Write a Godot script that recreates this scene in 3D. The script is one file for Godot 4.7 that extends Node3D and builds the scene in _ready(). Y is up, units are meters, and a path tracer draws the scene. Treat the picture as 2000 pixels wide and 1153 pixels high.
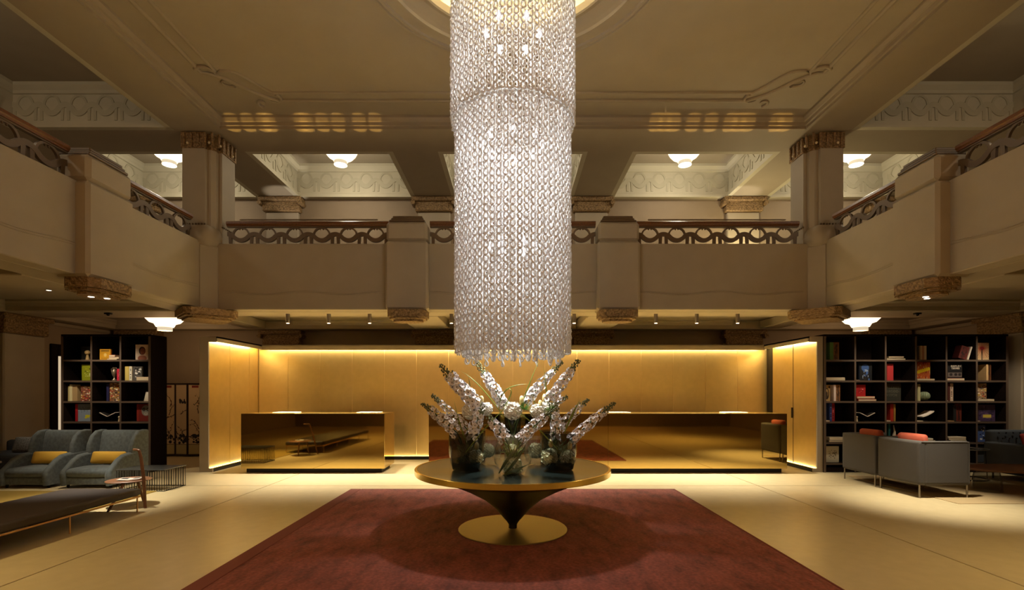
extends Node3D

# ---------------------------------------------------------------- mesh builder
class MB:
	var v := PackedVector3Array()
	var n := PackedVector3Array()
	var t := PackedVector2Array()
	var x := Transform3D()
	func put(a: Vector3, b: Vector3, c: Vector3, na: Vector3, nb: Vector3, nc: Vector3, ua := Vector2(), ub := Vector2(), uc := Vector2()) -> void:
		var g := (a - c).cross(a - b)
		if g.dot(na + nb + nc) < 0.0:
			var q := b; b = c; c = q
			q = nb; nb = nc; nc = q
			var w := ub; ub = uc; uc = w
		v.append_array([x * a, x * b, x * c])
		n.append_array([(x.basis * na).normalized(), (x.basis * nb).normalized(), (x.basis * nc).normalized()])
		t.append_array([ua, ub, uc])
	func tri(a: Vector3, b: Vector3, c: Vector3, out: Vector3) -> void:
		var g := (a - c).cross(a - b).normalized()
		if g.dot(out) < 0.0: g = -g
		put(a, b, c, g, g, g)
	func quad(a: Vector3, b: Vector3, c: Vector3, d: Vector3, out: Vector3) -> void:
		var g := (a - c).cross(b - d).normalized()
		if g.dot(out) < 0.0: g = -g
		put(a, b, c, g, g, g, Vector2(0, 1), Vector2(1, 1), Vector2(1, 0))
		put(a, c, d, g, g, g, Vector2(0, 1), Vector2(1, 0), Vector2(0, 0))
	func box(c: Vector3, s: Vector3, bev := 0.0) -> MB:
		var h := s / 2
		var e := minf(bev, minf(h.x, minf(h.y, h.z)) * 0.9)
		for k in 3:
			for sg in [-1.0, 1.0]:
				var i := (k + 1) % 3
				var j := (k + 2) % 3
				var p := []
				for q in [[-1, -1], [1, -1], [1, 1], [-1, 1]]:
					var r := Vector3()
					r[k] = sg * h[k]; r[i] = q[0] * (h[i] - e); r[j] = q[1] * (h[j] - e)
					p.append(c + r)
				var o := Vector3()
				o[k] = sg
				quad(p[0], p[1], p[2], p[3], o)
				if e > 0.0:
					for s2 in [-1.0, 1.0]:
						var pts := []
						for q in [-1, 1]:
							var r := Vector3()
							r[k] = sg * h[k]; r[i] = s2 * (h[i] - e); r[j] = q * (h[j] - e)
							pts.append(c + r)
						for q in [1, -1]:
							var r := Vector3()
							r[k] = sg * (h[k] - e); r[i] = s2 * h[i]; r[j] = q * (h[j] - e)
							pts.append(c + r)
						var o2 := o
						o2[i] = s2
						quad(pts[0], pts[1], pts[2], pts[3], o2)
		if e > 0.0:
			for a in [-1.0, 1.0]:
				for b in [-1.0, 1.0]:
					for d in [-1.0, 1.0]:
						var m := Vector3(a, b, d)
						tri(c + m * Vector3(h.x, h.y - e, h.z - e), c + m * Vector3(h.x - e, h.y, h.z - e), c + m * Vector3(h.x - e, h.y - e, h.z), m)
		return self
	func bb(x0: float, x1: float, y0: float, y1: float, z0: float, z1: float, bev := 0.0) -> MB:
		return box(Vector3(x0 + x1, y0 + y1, z0 + z1) / 2, Vector3(absf(x1 - x0), absf(y1 - y0), absf(z1 - z0)), bev)
	# rounded box with optional puff on every face
	func rbox(c: Vector3, s: Vector3, r: float, puff := Vector3(), seg := 6) -> MB:
		var h := s / 2
		r = minf(r, minf(h.x, minf(h.y, h.z)) * 0.98)
		for k in 3:
			for sg in [-1.0, 1.0]:
				var i := (k + 1) % 3
				var j := (k + 2) % 3
				var P := []
				var N := []
				for a in seg + 1:
					for b in seg + 1:
						var fa := sinf_map(a, seg)
						var fb := sinf_map(b, seg)
						var p := Vector3()
						p[k] = sg * h[k]; p[i] = fa * h[i]; p[j] = fb * h[j]
						var inn := Vector3(clampf(p.x, -h.x + r, h.x - r), clampf(p.y, -h.y + r, h.y - r), clampf(p.z, -h.z + r, h.z - r))
						var d := (p - inn).normalized()
						var qq := inn + d * r
						var w := (1 - fa * fa) * (1 - fb * fb)
						qq[k] += sg * puff[k] * w
						P.append(c + qq)
						var nn := d
						nn[i] += puff[k] * 2 * fa * (1 - fb * fb) / maxf(h[i], 0.01)
						nn[j] += puff[k] * 2 * fb * (1 - fa * fa) / maxf(h[j], 0.01)
						N.append(nn.normalized())
				for a in seg:
					for b in seg:
						var q := a * (seg + 1) + b
						put(P[q], P[q + 1], P[q + seg + 2], N[q], N[q + 1], N[q + seg + 2])
						put(P[q], P[q + seg + 2], P[q + seg + 1], N[q], N[q + seg + 2], N[q + seg + 1])
		return self
	func sinf_map(a: int, seg: int) -> float:
		var u := 2.0 * a / seg - 1.0
		return signf(u) * (1.0 - pow(1.0 - absf(u), 1.8))
	func tube(path: Array, rr, sides := 8, closed := false, caps := true) -> MB:
		var m := path.size()
		var up := Vector3.UP
		var rings := []
		var nor := []
		for k in m:
			var a: Vector3 = path[(k - 1 + m) % m] if closed or k > 0 else path[k]
			var b: Vector3 = path[(k + 1) % m] if closed or k < m - 1 else path[k]
			var d := (b - a).normalized()
			if absf(d.dot(up)) > 0.95:
				up = Vector3.RIGHT if absf(d.x) < 0.8 else Vector3.FORWARD
			var s := d.cross(up).normalized()
			var w := s.cross(d).normalized()
			up = w
			var r: float = rr if not rr is Array else rr[k]
			var ring := []
			var nn := []
			for q in sides:
				var an := TAU * q / sides
				var o := s * cos(an) + w * sin(an)
				ring.append(path[k] + o * r)
				nn.append(o)
			rings.append(ring)
			nor.append(nn)
		for k in (m if closed else m - 1):
			var k2 := (k + 1) % m
			for q in sides:
				var q2 := (q + 1) % sides
				put(rings[k][q], rings[k][q2], rings[k2][q2], nor[k][q], nor[k][q2], nor[k2][q2])
				put(rings[k][q], rings[k2][q2], rings[k2][q], nor[k][q], nor[k2][q2], nor[k2][q])
		if caps and not closed:
			for q in range(1, sides - 1):
				tri(rings[0][0], rings[0][q], rings[0][q + 1], path[0] - path[1])
				tri(rings[m - 1][0], rings[m - 1][q], rings[m - 1][q + 1], path[m - 1] - path[m - 2])
		return self
	# profile of Vector2(r, y), revolved about a vertical axis through c
	func lathe(prof: Array, segs := 32, c := Vector3(), smooth := true, a0 := 0.0, a1 := TAU) -> MB:
		var m := prof.size()
		var pn := []
		for k in m - 1:
			var d: Vector2 = prof[k + 1] - prof[k]
			pn.append(Vector2(d.y, -d.x).normalized())
		for k in m - 1:
			var n0: Vector2 = pn[k]
			var n1: Vector2 = pn[k]
			if smooth and k > 0 and pn[k - 1].dot(pn[k]) > 0.6: n0 = (pn[k - 1] + pn[k]).normalized()
			if smooth and k < m - 2 and pn[k + 1].dot(pn[k]) > 0.6: n1 = (pn[k + 1] + pn[k]).normalized()
			for q in segs:
				var aa := a0 + (a1 - a0) * q / segs
				var ab := a0 + (a1 - a0) * (q + 1) / segs
				var ca := Vector3(cos(aa), 0, sin(aa))
				var cb := Vector3(cos(ab), 0, sin(ab))
				var p: Vector2 = prof[k]
				var r: Vector2 = prof[k + 1]
				var A := c + ca * p.x + Vector3.UP * p.y
				var B := c + cb * p.x + Vector3.UP * p.y
				var C := c + cb * r.x + Vector3.UP * r.y
				var D := c + ca * r.x + Vector3.UP * r.y
				var NA := ca * n0.x + Vector3.UP * n0.y
				var NB := cb * n0.x + Vector3.UP * n0.y
				var NC := cb * n1.x + Vector3.UP * n1.y
				var ND := ca * n1.x + Vector3.UP * n1.y
				if p.x > 1e-5: put(A, B, C, NA, NB, NC)
				if r.x > 1e-5: put(A, C, D, NA, NC, ND)
		return self
	func ball(c: Vector3, r: Vector3, seg := 10) -> MB:
		for a in seg:
			for b in seg / 2:
				var p := []
				for q in [[a, b], [a + 1, b], [a + 1, b + 1], [a, b + 1]]:
					var th: float = TAU * q[0] / seg
					var ph: float = PI * q[1] / (seg / 2)
					p.append(Vector3(sin(ph) * cos(th), cos(ph), sin(ph) * sin(th)))
				if b > 0: put(c + p[0] * r, c + p[1] * r, c + p[2] * r, p[0] / r, p[1] / r, p[2] / r)
				if b < seg / 2 - 1: put(c + p[0] * r, c + p[2] * r, c + p[3] * r, p[0] / r, p[2] / r, p[3] / r)
		return self
	# 2D outline in the local xy plane, thickness from z0 to z1
	func prism(poly: PackedVector2Array, z0: float, z1: float) -> MB:
		var ix := Geometry2D.triangulate_polygon(poly)
		for k in range(0, ix.size(), 3):
			for z in [z0, z1]:
				tri(Vector3(poly[ix[k]].x, poly[ix[k]].y, z), Vector3(poly[ix[k + 1]].x, poly[ix[k + 1]].y, z), Vector3(poly[ix[k + 2]].x, poly[ix[k + 2]].y, z), Vector3(0, 0, z - (z0 + z1) / 2))
		var area := 0.0
		for k in poly.size():
			area += poly[k].cross(poly[(k + 1) % poly.size()])
		for k in poly.size():
			var a := poly[k]
			var b := poly[(k + 1) % poly.size()]
			var d := (b - a) * signf(area)
			quad(Vector3(a.x, a.y, z0), Vector3(b.x, b.y, z0), Vector3(b.x, b.y, z1), Vector3(a.x, a.y, z1), Vector3(d.y, -d.x, 0))
		return self
	# a moulding: profile of Vector2(out, up) carried from a to b
	func mould(prof: Array, a: Vector3, b: Vector3, out: Vector3, up := Vector3.UP) -> MB:
		for k in prof.size() - 1:
			var p: Vector2 = prof[k]
			var q: Vector2 = prof[k + 1]
			var d := q - p
			quad(a + out * p.x + up * p.y, b + out * p.x + up * p.y, b + out * q.x + up * q.y, a + out * q.x + up * q.y, out * d.y - up * d.x)
		var pl := PackedVector2Array(prof)
		var ix := Geometry2D.triangulate_polygon(pl)
		for k in range(0, ix.size(), 3):
			for e in [[a, a - b], [b, b - a]]:
				var o: Vector3 = e[0]
				tri(o + out * pl[ix[k]].x + up * pl[ix[k]].y, o + out * pl[ix[k + 1]].x + up * pl[ix[k + 1]].y, o + out * pl[ix[k + 2]].x + up * pl[ix[k + 2]].y, e[1])
		return self
	func mesh() -> ArrayMesh:
		var a := []
		a.resize(Mesh.ARRAY_MAX)
		a[Mesh.ARRAY_VERTEX] = v
		a[Mesh.ARRAY_NORMAL] = n
		a[Mesh.ARRAY_TEX_UV] = t
		var m := ArrayMesh.new()
		m.add_surface_from_arrays(Mesh.PRIMITIVE_TRIANGLES, a)
		return m

# ---------------------------------------------------------------- nodes
var names := {}
var mats := {}
var rng := RandomNumberGenerator.new()

func numbered(called: String) -> String:
	var k: int = names.get(called, 0)
	names[called] = k + 1
	return called if k == 0 else "%s_%03d" % [called, k]

func tag(o: Node, label: String, category: String, group := "", kind := "") -> void:
	if label: o.set_meta("label", label)
	if category: o.set_meta("category", category)
	if group: o.set_meta("group", group)
	if kind: o.set_meta("kind", kind)

func thing(called: String, label: String, category: String, at := Vector3(), turn := 0.0, group := "", kind := "") -> Node3D:
	var o := Node3D.new()
	o.name = numbered(called)
	add_child(o, true)
	o.position = at
	o.rotation.y = turn
	tag(o, label, category, group, kind)
	return o

func part(called: String, m, mat: Material, to: Node, at := Vector3(), label := "") -> MeshInstance3D:
	var o := MeshInstance3D.new()
	o.name = called
	o.mesh = m.mesh() if m is MB else m
	o.material_override = mat
	o.position = at
	to.add_child(o, true)
	if label: o.set_meta("label", label)
	return o

func solo(called: String, m, mat: Material, label: String, category: String, at := Vector3(), turn := 0.0, group := "", kind := "") -> MeshInstance3D:
	var o := part(numbered(called), m, mat, self, at)
	o.rotation.y = turn
	tag(o, label, category, group, kind)
	return o

func omni(at: Vector3, col: Color, energy: float, size := 0.08, to: Node = self) -> OmniLight3D:
	var l := OmniLight3D.new()
	l.name = "lamp_light"
	l.light_color = col
	l.light_energy = energy
	l.light_size = size
	l.omni_range = 30.0
	l.omni_attenuation = 2.0
	l.shadow_enabled = true
	l.position = at
	to.add_child(l, true)
	return l

func spot(at: Vector3, towards: Vector3, col: Color, energy: float, angle: float, to: Node = self, size := 0.03, soft := 0.6) -> SpotLight3D:
	var l := SpotLight3D.new()
	l.name = "spot_light"
	l.light_color = col
	l.light_energy = energy
	l.light_size = size
	l.spot_range = 30.0
	l.spot_attenuation = 2.0
	l.spot_angle = angle
	l.spot_angle_attenuation = soft
	l.shadow_enabled = true
	to.add_child(l, true)
	var d := towards.normalized()
	l.transform = Transform3D(Basis.looking_at(d, Vector3.UP if absf(d.y) < 0.95 else Vector3.FORWARD), at)
	return l

func area(at: Vector3, towards: Vector3, along: Vector3, size: Vector2, col: Color, energy: float, to: Node = self) -> AreaLight3D:
	var l := AreaLight3D.new()
	l.name = "strip_light"
	l.light_color = col
	l.light_energy = energy
	l.area_size = size
	l.area_range = 30.0
	l.shadow_enabled = true
	to.add_child(l, true)
	var z := -towards.normalized()
	var x := along.normalized()
	l.transform = Transform3D(Basis(x, z.cross(x), z), at)
	return l

# ---------------------------------------------------------------- materials
func noise(freq: float, oct := 4, sd := 1, type := FastNoiseLite.TYPE_SIMPLEX_SMOOTH) -> FastNoiseLite:
	var f := FastNoiseLite.new()
	f.seed = sd
	f.noise_type = type
	f.frequency = freq
	f.fractal_octaves = oct
	return f

func ntex(f: FastNoiseLite, cols: Array, size := 512, bump := false) -> NoiseTexture2D:
	var tx := NoiseTexture2D.new()
	tx.width = size
	tx.height = size
	tx.seamless = true
	tx.noise = f
	if bump:
		tx.as_normal_map = true
		tx.bump_strength = cols[0]
	elif cols.size():
		var g := Gradient.new()
		var o := PackedFloat32Array()
		var c := PackedColorArray()
		for k in cols.size():
			o.append(float(k) / (cols.size() - 1))
			c.append(cols[k])
		g.offsets = o
		g.colors = c
		tx.color_ramp = g
	return tx

func M(called: String, col: Color, rough := 0.6, metal := 0.0) -> StandardMaterial3D:
	if mats.has(called): return mats[called]
	var m := StandardMaterial3D.new()
	m.resource_name = called
	m.albedo_color = col
	m.roughness = rough
	m.metallic = metal
	mats[called] = m
	return m

func glow(called: String, col: Color, e: float) -> StandardMaterial3D:
	var m := M(called, Color(0.8, 0.78, 0.72), 0.5)
	m.emission_enabled = true
	m.emission = col
	m.emission_energy_multiplier = e
	return m

func tri(m: StandardMaterial3D, tex: Texture2D, scale: float, world := true) -> StandardMaterial3D:
	m.albedo_texture = tex
	m.uv1_triplanar = true
	m.uv1_world_triplanar = world
	m.uv1_scale = Vector3.ONE * scale
	return m

func bump(m: StandardMaterial3D, tex: Texture2D, cm: float) -> StandardMaterial3D:
	m.heightmap_enabled = true
	m.heightmap_texture = tex
	m.heightmap_scale = cm
	return m

func make_materials() -> void:
	var mott := ntex(noise(0.01, 5, 8), [Color(0.965, 0.965, 0.965), Color(1, 1, 1)])
	tri(M("taupe_plaster", PLASTER, 0.72), mott, 0.4)
	tri(M("ceiling_plaster", PLASTER, 0.75), mott, 0.3)
	tri(M("frieze_plaster", Color(0.72, 0.69, 0.60), 0.7), mott, 0.4)
	tri(M("relief_plaster", Color(0.68, 0.65, 0.56), 0.7), mott, 0.4)
	tri(M("wall_paint", Color(0.55, 0.48, 0.39), 0.75), mott, 0.4)
	tri(M("beige_floor", Color(0.77, 0.70, 0.54), 0.32), ntex(noise(0.01, 6, 21), [Color(0.95, 0.945, 0.93), Color(1, 1, 1)], 1024), 0.5)
	tri(M("brushed_brass", Color(0.90, 0.79, 0.54), 0.40, 1.0), ntex(noise(0.02, 4, 5), [Color(0.97, 0.97, 0.97), Color(1, 1, 1)]), 0.5)
	var db := M("polished_brass", Color(0.80, 0.69, 0.42), 0.035, 1.0)
	db.normal_enabled = true
	db.normal_texture = ntex(noise(0.006, 1, 14), [3.0], 512, true)
	db.normal_scale = 0.02
	db.uv1_triplanar = true
	db.uv1_world_triplanar = true
	db.uv1_scale = Vector3.ONE * 0.45
	M("rim_brass", Color(0.88, 0.76, 0.42), 0.22, 1.0)
	M("seam_glint_brass", Color(0.95, 0.85, 0.6), 0.3, 1.0)  # lighter brass, stands in for light caught on panel edges
	M("base_brass", Color(0.70, 0.63, 0.44), 0.5, 1.0)
	M("dark_plinth", Color(0.10, 0.085, 0.07), 0.6)
	M("black_metal", Color(0.04, 0.035, 0.03), 0.4, 0.4)
	M("bronze_metal", Color(0.20, 0.14, 0.09), 0.45, 0.6)
	M("dark_cone", Color(0.09, 0.06, 0.04), 0.38, 0.4)
	M("leather_top", Color(0.13, 0.17, 0.16), 0.2)
	M("railing_metal", Color(0.36, 0.29, 0.21), 0.45, 0.35)
	tri(M("handrail_wood", Color(0.45, 0.27, 0.12), 0.35), ntex(noise(0.03, 4, 31), [Color(0.7, 0.7, 0.7), Color(1, 1, 1)]), 1.5)
	var cap := tri(M("gilded_capital", Color(0.66, 0.55, 0.39), 0.5, 0.25), ntex(noise(0.03, 4, 12), [Color(0.5, 0.47, 0.42), Color(0.8, 0.77, 0.72), Color(1, 1, 1)], 512), 1.2)
	cap.heightmap_enabled = true
	cap.heightmap_texture = ntex(noise(0.05, 3, 12), [])
	cap.heightmap_scale = 2.0
	M("pale_stud", Color(0.85, 0.78, 0.62), 0.4, 0.2)
	tri(M("dark_wood", Color(0.125, 0.085, 0.06), 0.75), ntex(noise(0.04, 4, 33), [Color(0.75, 0.75, 0.75), Color(1, 1, 1)]), 1.0)
	mats.dark_wood.metallic_specular = 0.2
	M("lit_edge_wood", Color(0.34, 0.28, 0.23), 0.5)  # lighter wood tone for edges that catch the light
	tri(M("walnut_wood", Color(0.50, 0.33, 0.20), 0.45), ntex(noise(0.05, 4, 35), [Color(0.75, 0.72, 0.7), Color(1, 1, 1)]), 2.5)
	var rg := tri(M("rust_pile", Color(0.64, 0.335, 0.265), 0.9), ntex(noise(0.012, 6, 41), [Color(0.62, 0.58, 0.58), Color(0.84, 0.82, 0.82), Color(0.93, 0.92, 0.92), Color(1, 1, 1)], 1024), 0.4)
	rg.uv1_scale = Vector3(0.42, 0.4, 0.17)
	rg.rim_enabled = true
	rg.rim = 0.25
	rg.rim_tint = 0.8
	rg.detail_enabled = true
	rg.detail_blend_mode = BaseMaterial3D.BLEND_MODE_MUL
	rg.detail_albedo = ntex(noise(0.05, 4, 43), [Color(0.7, 0.67, 0.67), Color(1, 1, 1)], 512)
	rg.detail_uv_layer = BaseMaterial3D.DETAIL_UV_2
	rg.uv2_triplanar = true
	rg.uv2_world_triplanar = true
	rg.uv2_scale = Vector3.ONE * 0.9
	bump(rg, ntex(noise(0.03, 5, 45), [], 512), 1.2)
	M("rust_border", Color(0.46, 0.23, 0.18), 0.95)
	M("mustard_pile", Color(0.52, 0.42, 0.14), 0.95)
	M("sand_pile", Color(0.62, 0.53, 0.37), 0.95)
	var vl := tri(M("grey_velvet", Color(0.39, 0.43, 0.44), 0.85), ntex(noise(0.02, 4, 51), [Color(0.72, 0.72, 0.72), Color(1, 1, 1)]), 1.6)
	vl.rim_enabled = true
	vl.rim = 0.5
	var tw := tri(M("grey_tweed", Color(0.41, 0.385, 0.35), 0.95), ntex(noise(0.22, 3, 53), [Color(0.3, 0.3, 0.3), Color(1, 1, 1)]), 1.4)
	bump(tw, ntex(noise(0.3, 2, 54), []), 0.4)
	M("navy_velvet", Color(0.20, 0.225, 0.25), 0.85)
	M("brown_leather", Color(0.185, 0.135, 0.105), 0.55)
	M("mustard_fabric", Color(0.82, 0.66, 0.24), 0.85)
	M("orange_fabric", Color(0.60, 0.27, 0.17), 0.85)
	M("red_fabric", Color(0.5, 0.13, 0.08), 0.85)
	var gl := M("crystal_glass", Color(0.95, 0.95, 0.94, CRYSTAL_ALPHA), 0.08)
	gl.transparency = BaseMaterial3D.TRANSPARENCY_ALPHA
	gl.metallic_specular = 0.9
	var g2 := M("green_glass", Color(0.02, 0.06, 0.03, 0.36), 0.04)
	g2.transparency = BaseMaterial3D.TRANSPARENCY_ALPHA
	var g3 := M("clear_glass", Color(0.6, 0.68, 0.6, 0.03), 0.03)
	g3.transparency = BaseMaterial3D.TRANSPARENCY_ALPHA
	var g4 := M("smoky_glass", Color(0.16, 0.2, 0.16, 0.3), 0.05)
	g4.transparency = BaseMaterial3D.TRANSPARENCY_ALPHA
	M("chrome_wire", Color(0.8, 0.78, 0.75), 0.25, 1.0)
	M("brass_leg", Color(0.78, 0.62, 0.42), 0.35, 0.9)
	M("steel_leg", Color(0.55, 0.52, 0.48), 0.35, 0.9)
	glow("alabaster", Color(1.0, 0.93, 0.80), 1.7)
	glow("alabaster_low", Color(1.0, 0.93, 0.80), 0.55)
	glow("led_strip", Color(1.0, 0.93, 0.72), 14.0)
	glow("spot_lens", Color(1.0, 0.92, 0.8), 6.0)
	glow("cool_bulb", Color(0.95, 0.96, 1.0), 4.0)
	glow("cove_strip", Color(1.0, 0.93, 0.72), 5.0)
	glow("corridor_glow", Color(1.0, 0.9, 0.75), 0.55)
	glow("unseen_globe", Color(1.0, 0.72, 0.40), 4.0)  # for lamps out of view

# ---------------------------------------------------------------- the scene
const PLASTER := Color(0.595, 0.545, 0.465)
const CRYSTAL_ALPHA := 0.6
const F := 952.0                 # focal length in pixels of the 2000-pixel frame
const EYE := 1.55
const WARM := Color(1.0, 0.78, 0.53)
const SOFT := Color(1.0, 0.95, 0.85)
const TZ := -5.486               # the flower table and the chandelier

func _ready() -> void:
	rng.seed = 7
	var cam := Camera3D.new()
	cam.name = "camera"
	cam.projection = Camera3D.PROJECTION_FRUSTUM
	cam.keep_aspect = Camera3D.KEEP_HEIGHT
	cam.near = 0.05
	cam.far = 60.0
	cam.size = 1153.0 / F * 0.05
	cam.frustum_offset = Vector2(-1.5, 191.5) / F * 0.05
	cam.position = Vector3(0, EYE, 0)
	add_child(cam)
	cam.current = true
	var we := WorldEnvironment.new()
	we.name = "environment"
	var env := Environment.new()
	env.background_mode = Environment.BG_COLOR
	env.background_color = Color(0, 0, 0)
	env.tonemap_mode = Environment.TONE_MAPPER_LINEAR
	env.tonemap_exposure = 1.0
	env.sdfgi_enabled = true
	env.ssao_enabled = true
	env.ssil_enabled = true
	we.environment = env
	add_child(we)
	make_materials()
	# unseen warm globes behind the camera, placed to light the hall
	for s in [-1, 1]:
		for k in 2:
			unseen_globe(Vector3(s * (2.4 + 2.9 * k), 5.0, 3.0), GLOBE)
	build_floor()
	build_walls()
	build_gallery()
	build_ceiling()
	build_parapets()
	build_niche()
	build_lamps()
	build_desks()
	build_rugs()
	build_table()
	build_chandelier()
	build_flowers()
	build_bookcases()
	build_left_seats()
	build_right_seats()

const GLOBE := 2.9

func unseen_globe(at: Vector3, e: float) -> void:
	var side := "left" if at.x < 0 else "right"
	var o := thing("unseen_wall_globe", "unseen warm globe lamp behind the camera, placed to light the hall, %s %s" % ["outer" if absf(at.x) > 4 else "inner", side], "lamp", at)
	part("globe", MB.new().ball(Vector3(), Vector3.ONE * 0.16, 20), mats.unseen_globe, o)
	part("stem", MB.new().tube([Vector3(0, 0, 0.16), Vector3(0, 0, 0.46)], 0.02), mats.rim_brass, o)
	omni(Vector3(), WARM, e, 0.14, o)

# ---------------------------------------------------------------- room
func build_floor() -> void:
	var o := thing("floor", "polished beige floor of wide slabs with thin dark joints", "floor", Vector3(), 0, "", "structure")
	var g := 0.009
	var xs := [-10.0, -4.1, 4.1, 10.0]
	var zs := [-12.2, -8.15, -2.0, 3.5]
	for i in 3:
		for j in 3:
			part("floor_slab", MB.new().bb(xs[i] + g, xs[i + 1] - g, -0.1, 0.0, zs[j] + g, zs[j + 1] - g, 0.003), mats.beige_floor, o)
	part("joint_bed", MB.new().bb(-10, 10, -0.2, -0.012, -12.2, 3.5), mats.black_metal, o)

func build_walls() -> void:
	var w: Material = mats.wall_paint
	solo("wall_back", MB.new().bb(-10.3, 10.3, 0, 7.9, -0.3, 0), w, "taupe painted back wall behind the reception and the gallery", "wall", Vector3(0, 0, -12.2), 0, "", "structure")
	solo("wall_front", MB.new().bb(-10.3, 10.3, 0, 7.9, 0, 0.3), w, "taupe painted wall behind the camera", "wall", Vector3(0, 0, 3.5), 0, "", "structure")
	solo("wall_left", MB.new().bb(-0.3, 0, 0, 7.9, -12.5, 3.8), w, "taupe painted side wall left of the bookcase", "wall", Vector3(-10, 0, 0), 0, "", "structure")
	solo("wall_right", MB.new().bb(0, 0.3, 0, 7.9, -12.5, 3.8), w, "taupe painted side wall right of the bookcase", "wall", Vector3(10, 0, 0), 0, "", "structure")
	# door gap on the left wall
	var d := thing("door_1", "narrow doorway with dark frame and a glowing strip for the corridor light beside the left bookcase", "door", Vector3(-10, 0, -10.72), 0, "", "structure")
	var f := MB.new()
	f.bb(0, 0.05, 0, 2.62, 0.04, 0.2, 0.01)
	f.bb(0, 0.05, 0, 2.62, -0.34, -0.24, 0.01)
	f.bb(0, 0.05, 2.36, 2.62, -0.24, 0.04, 0.01)
	part("door_frame", f, mats.dark_wood, d)
	part("corridor_glow", MB.new().bb(0, 0.02, 0, 2.36, -0.24, 0.04), mats.corridor_glow, d)  # glowing strip stands in for the lit corridor beyond
	# pilasters with gilded capitals on the back wall, ground floor and gallery, and on the side walls
	for lv in 2:
		for x in [-9.25, -5.72, -1.95, 1.95, 5.72, 9.25]:
			var y0: float = [0.0, 3.75][lv]
			var y1: float = [3.1, 6.38][lv]
			var ch: float = [0.36, 0.34][lv]
			var nm: String = ["under the gallery", "on the upper gallery"][lv]
			var which: String = {-9.25: "in the far left corner", -5.72: "above the left end of the brass wall", -1.95: "left of the chandelier", 1.95: "right of the chandelier", 5.72: "above the right end of the brass wall", 9.25: "in the far right corner"}[x]
			var p := thing("pilaster", "wall pilaster with mottled gilt capital %s, %s" % [nm, which], "pilaster", Vector3(x, y0, -12.2), 0, "", "structure")
			part("shaft", MB.new().bb(-0.4, 0.4, 0, y1 - y0 - ch, 0, 0.12, 0.02), mats.taupe_plaster, p)
			var c := MB.new()
			c.bb(-0.46, 0.46, y1 - y0 - ch, y1 - y0 - 0.05, 0, 0.2, 0.02)
			c.bb(-0.53, 0.53, y1 - y0 - 0.11, y1 - y0, 0, 0.28, 0.02)
			part("capital", c, mats.gilded_capital, p)
			for s in [-1, 1]:
				part("capital_scroll", MB.new().tube([Vector3(s * 0.5, y1 - y0 - 0.15, 0.02), Vector3(s * 0.5, y1 - y0 - 0.15, 0.27)], 0.055, 10), mats.gilded_capital, p)
			if absf(x) > 9.0 and lv == 0:
				var b := MB.new()
				for r in 2:
					for k in 12:
						b.ball(Vector3(-0.44 + 0.08 * k, y1 - y0 - 0.14 - 0.1 * r, 0.3 - 0.08 * r), Vector3.ONE * 0.032, 6)
				part("bead_row", b, mats.pale_stud, p)
	for s in [-1, 1]:
		var sd: String = "left" if s < 0 else "right"
		var p := thing("pilaster", "broad plain pilaster with gilt capital on the %s side wall before the bookcase" % sd, "pilaster", Vector3(s * 10.0, 0, -9.8), 0, "", "structure")
		part("shaft", MB.new().bb(-s * 0.2, 0, 0, 2.72, -0.42, 0.42, 0.02), mats.taupe_plaster, p)
		var c := MB.new()
		c.bb(-s * 0.27, 0, 2.72, 3.02, -0.44, 0.46, 0.02)
		c.bb(-s * 0.34, 0, 3.0, 3.1, -0.5, 0.52, 0.02)
		part("capital", c, mats.gilded_capital, p)

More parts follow.
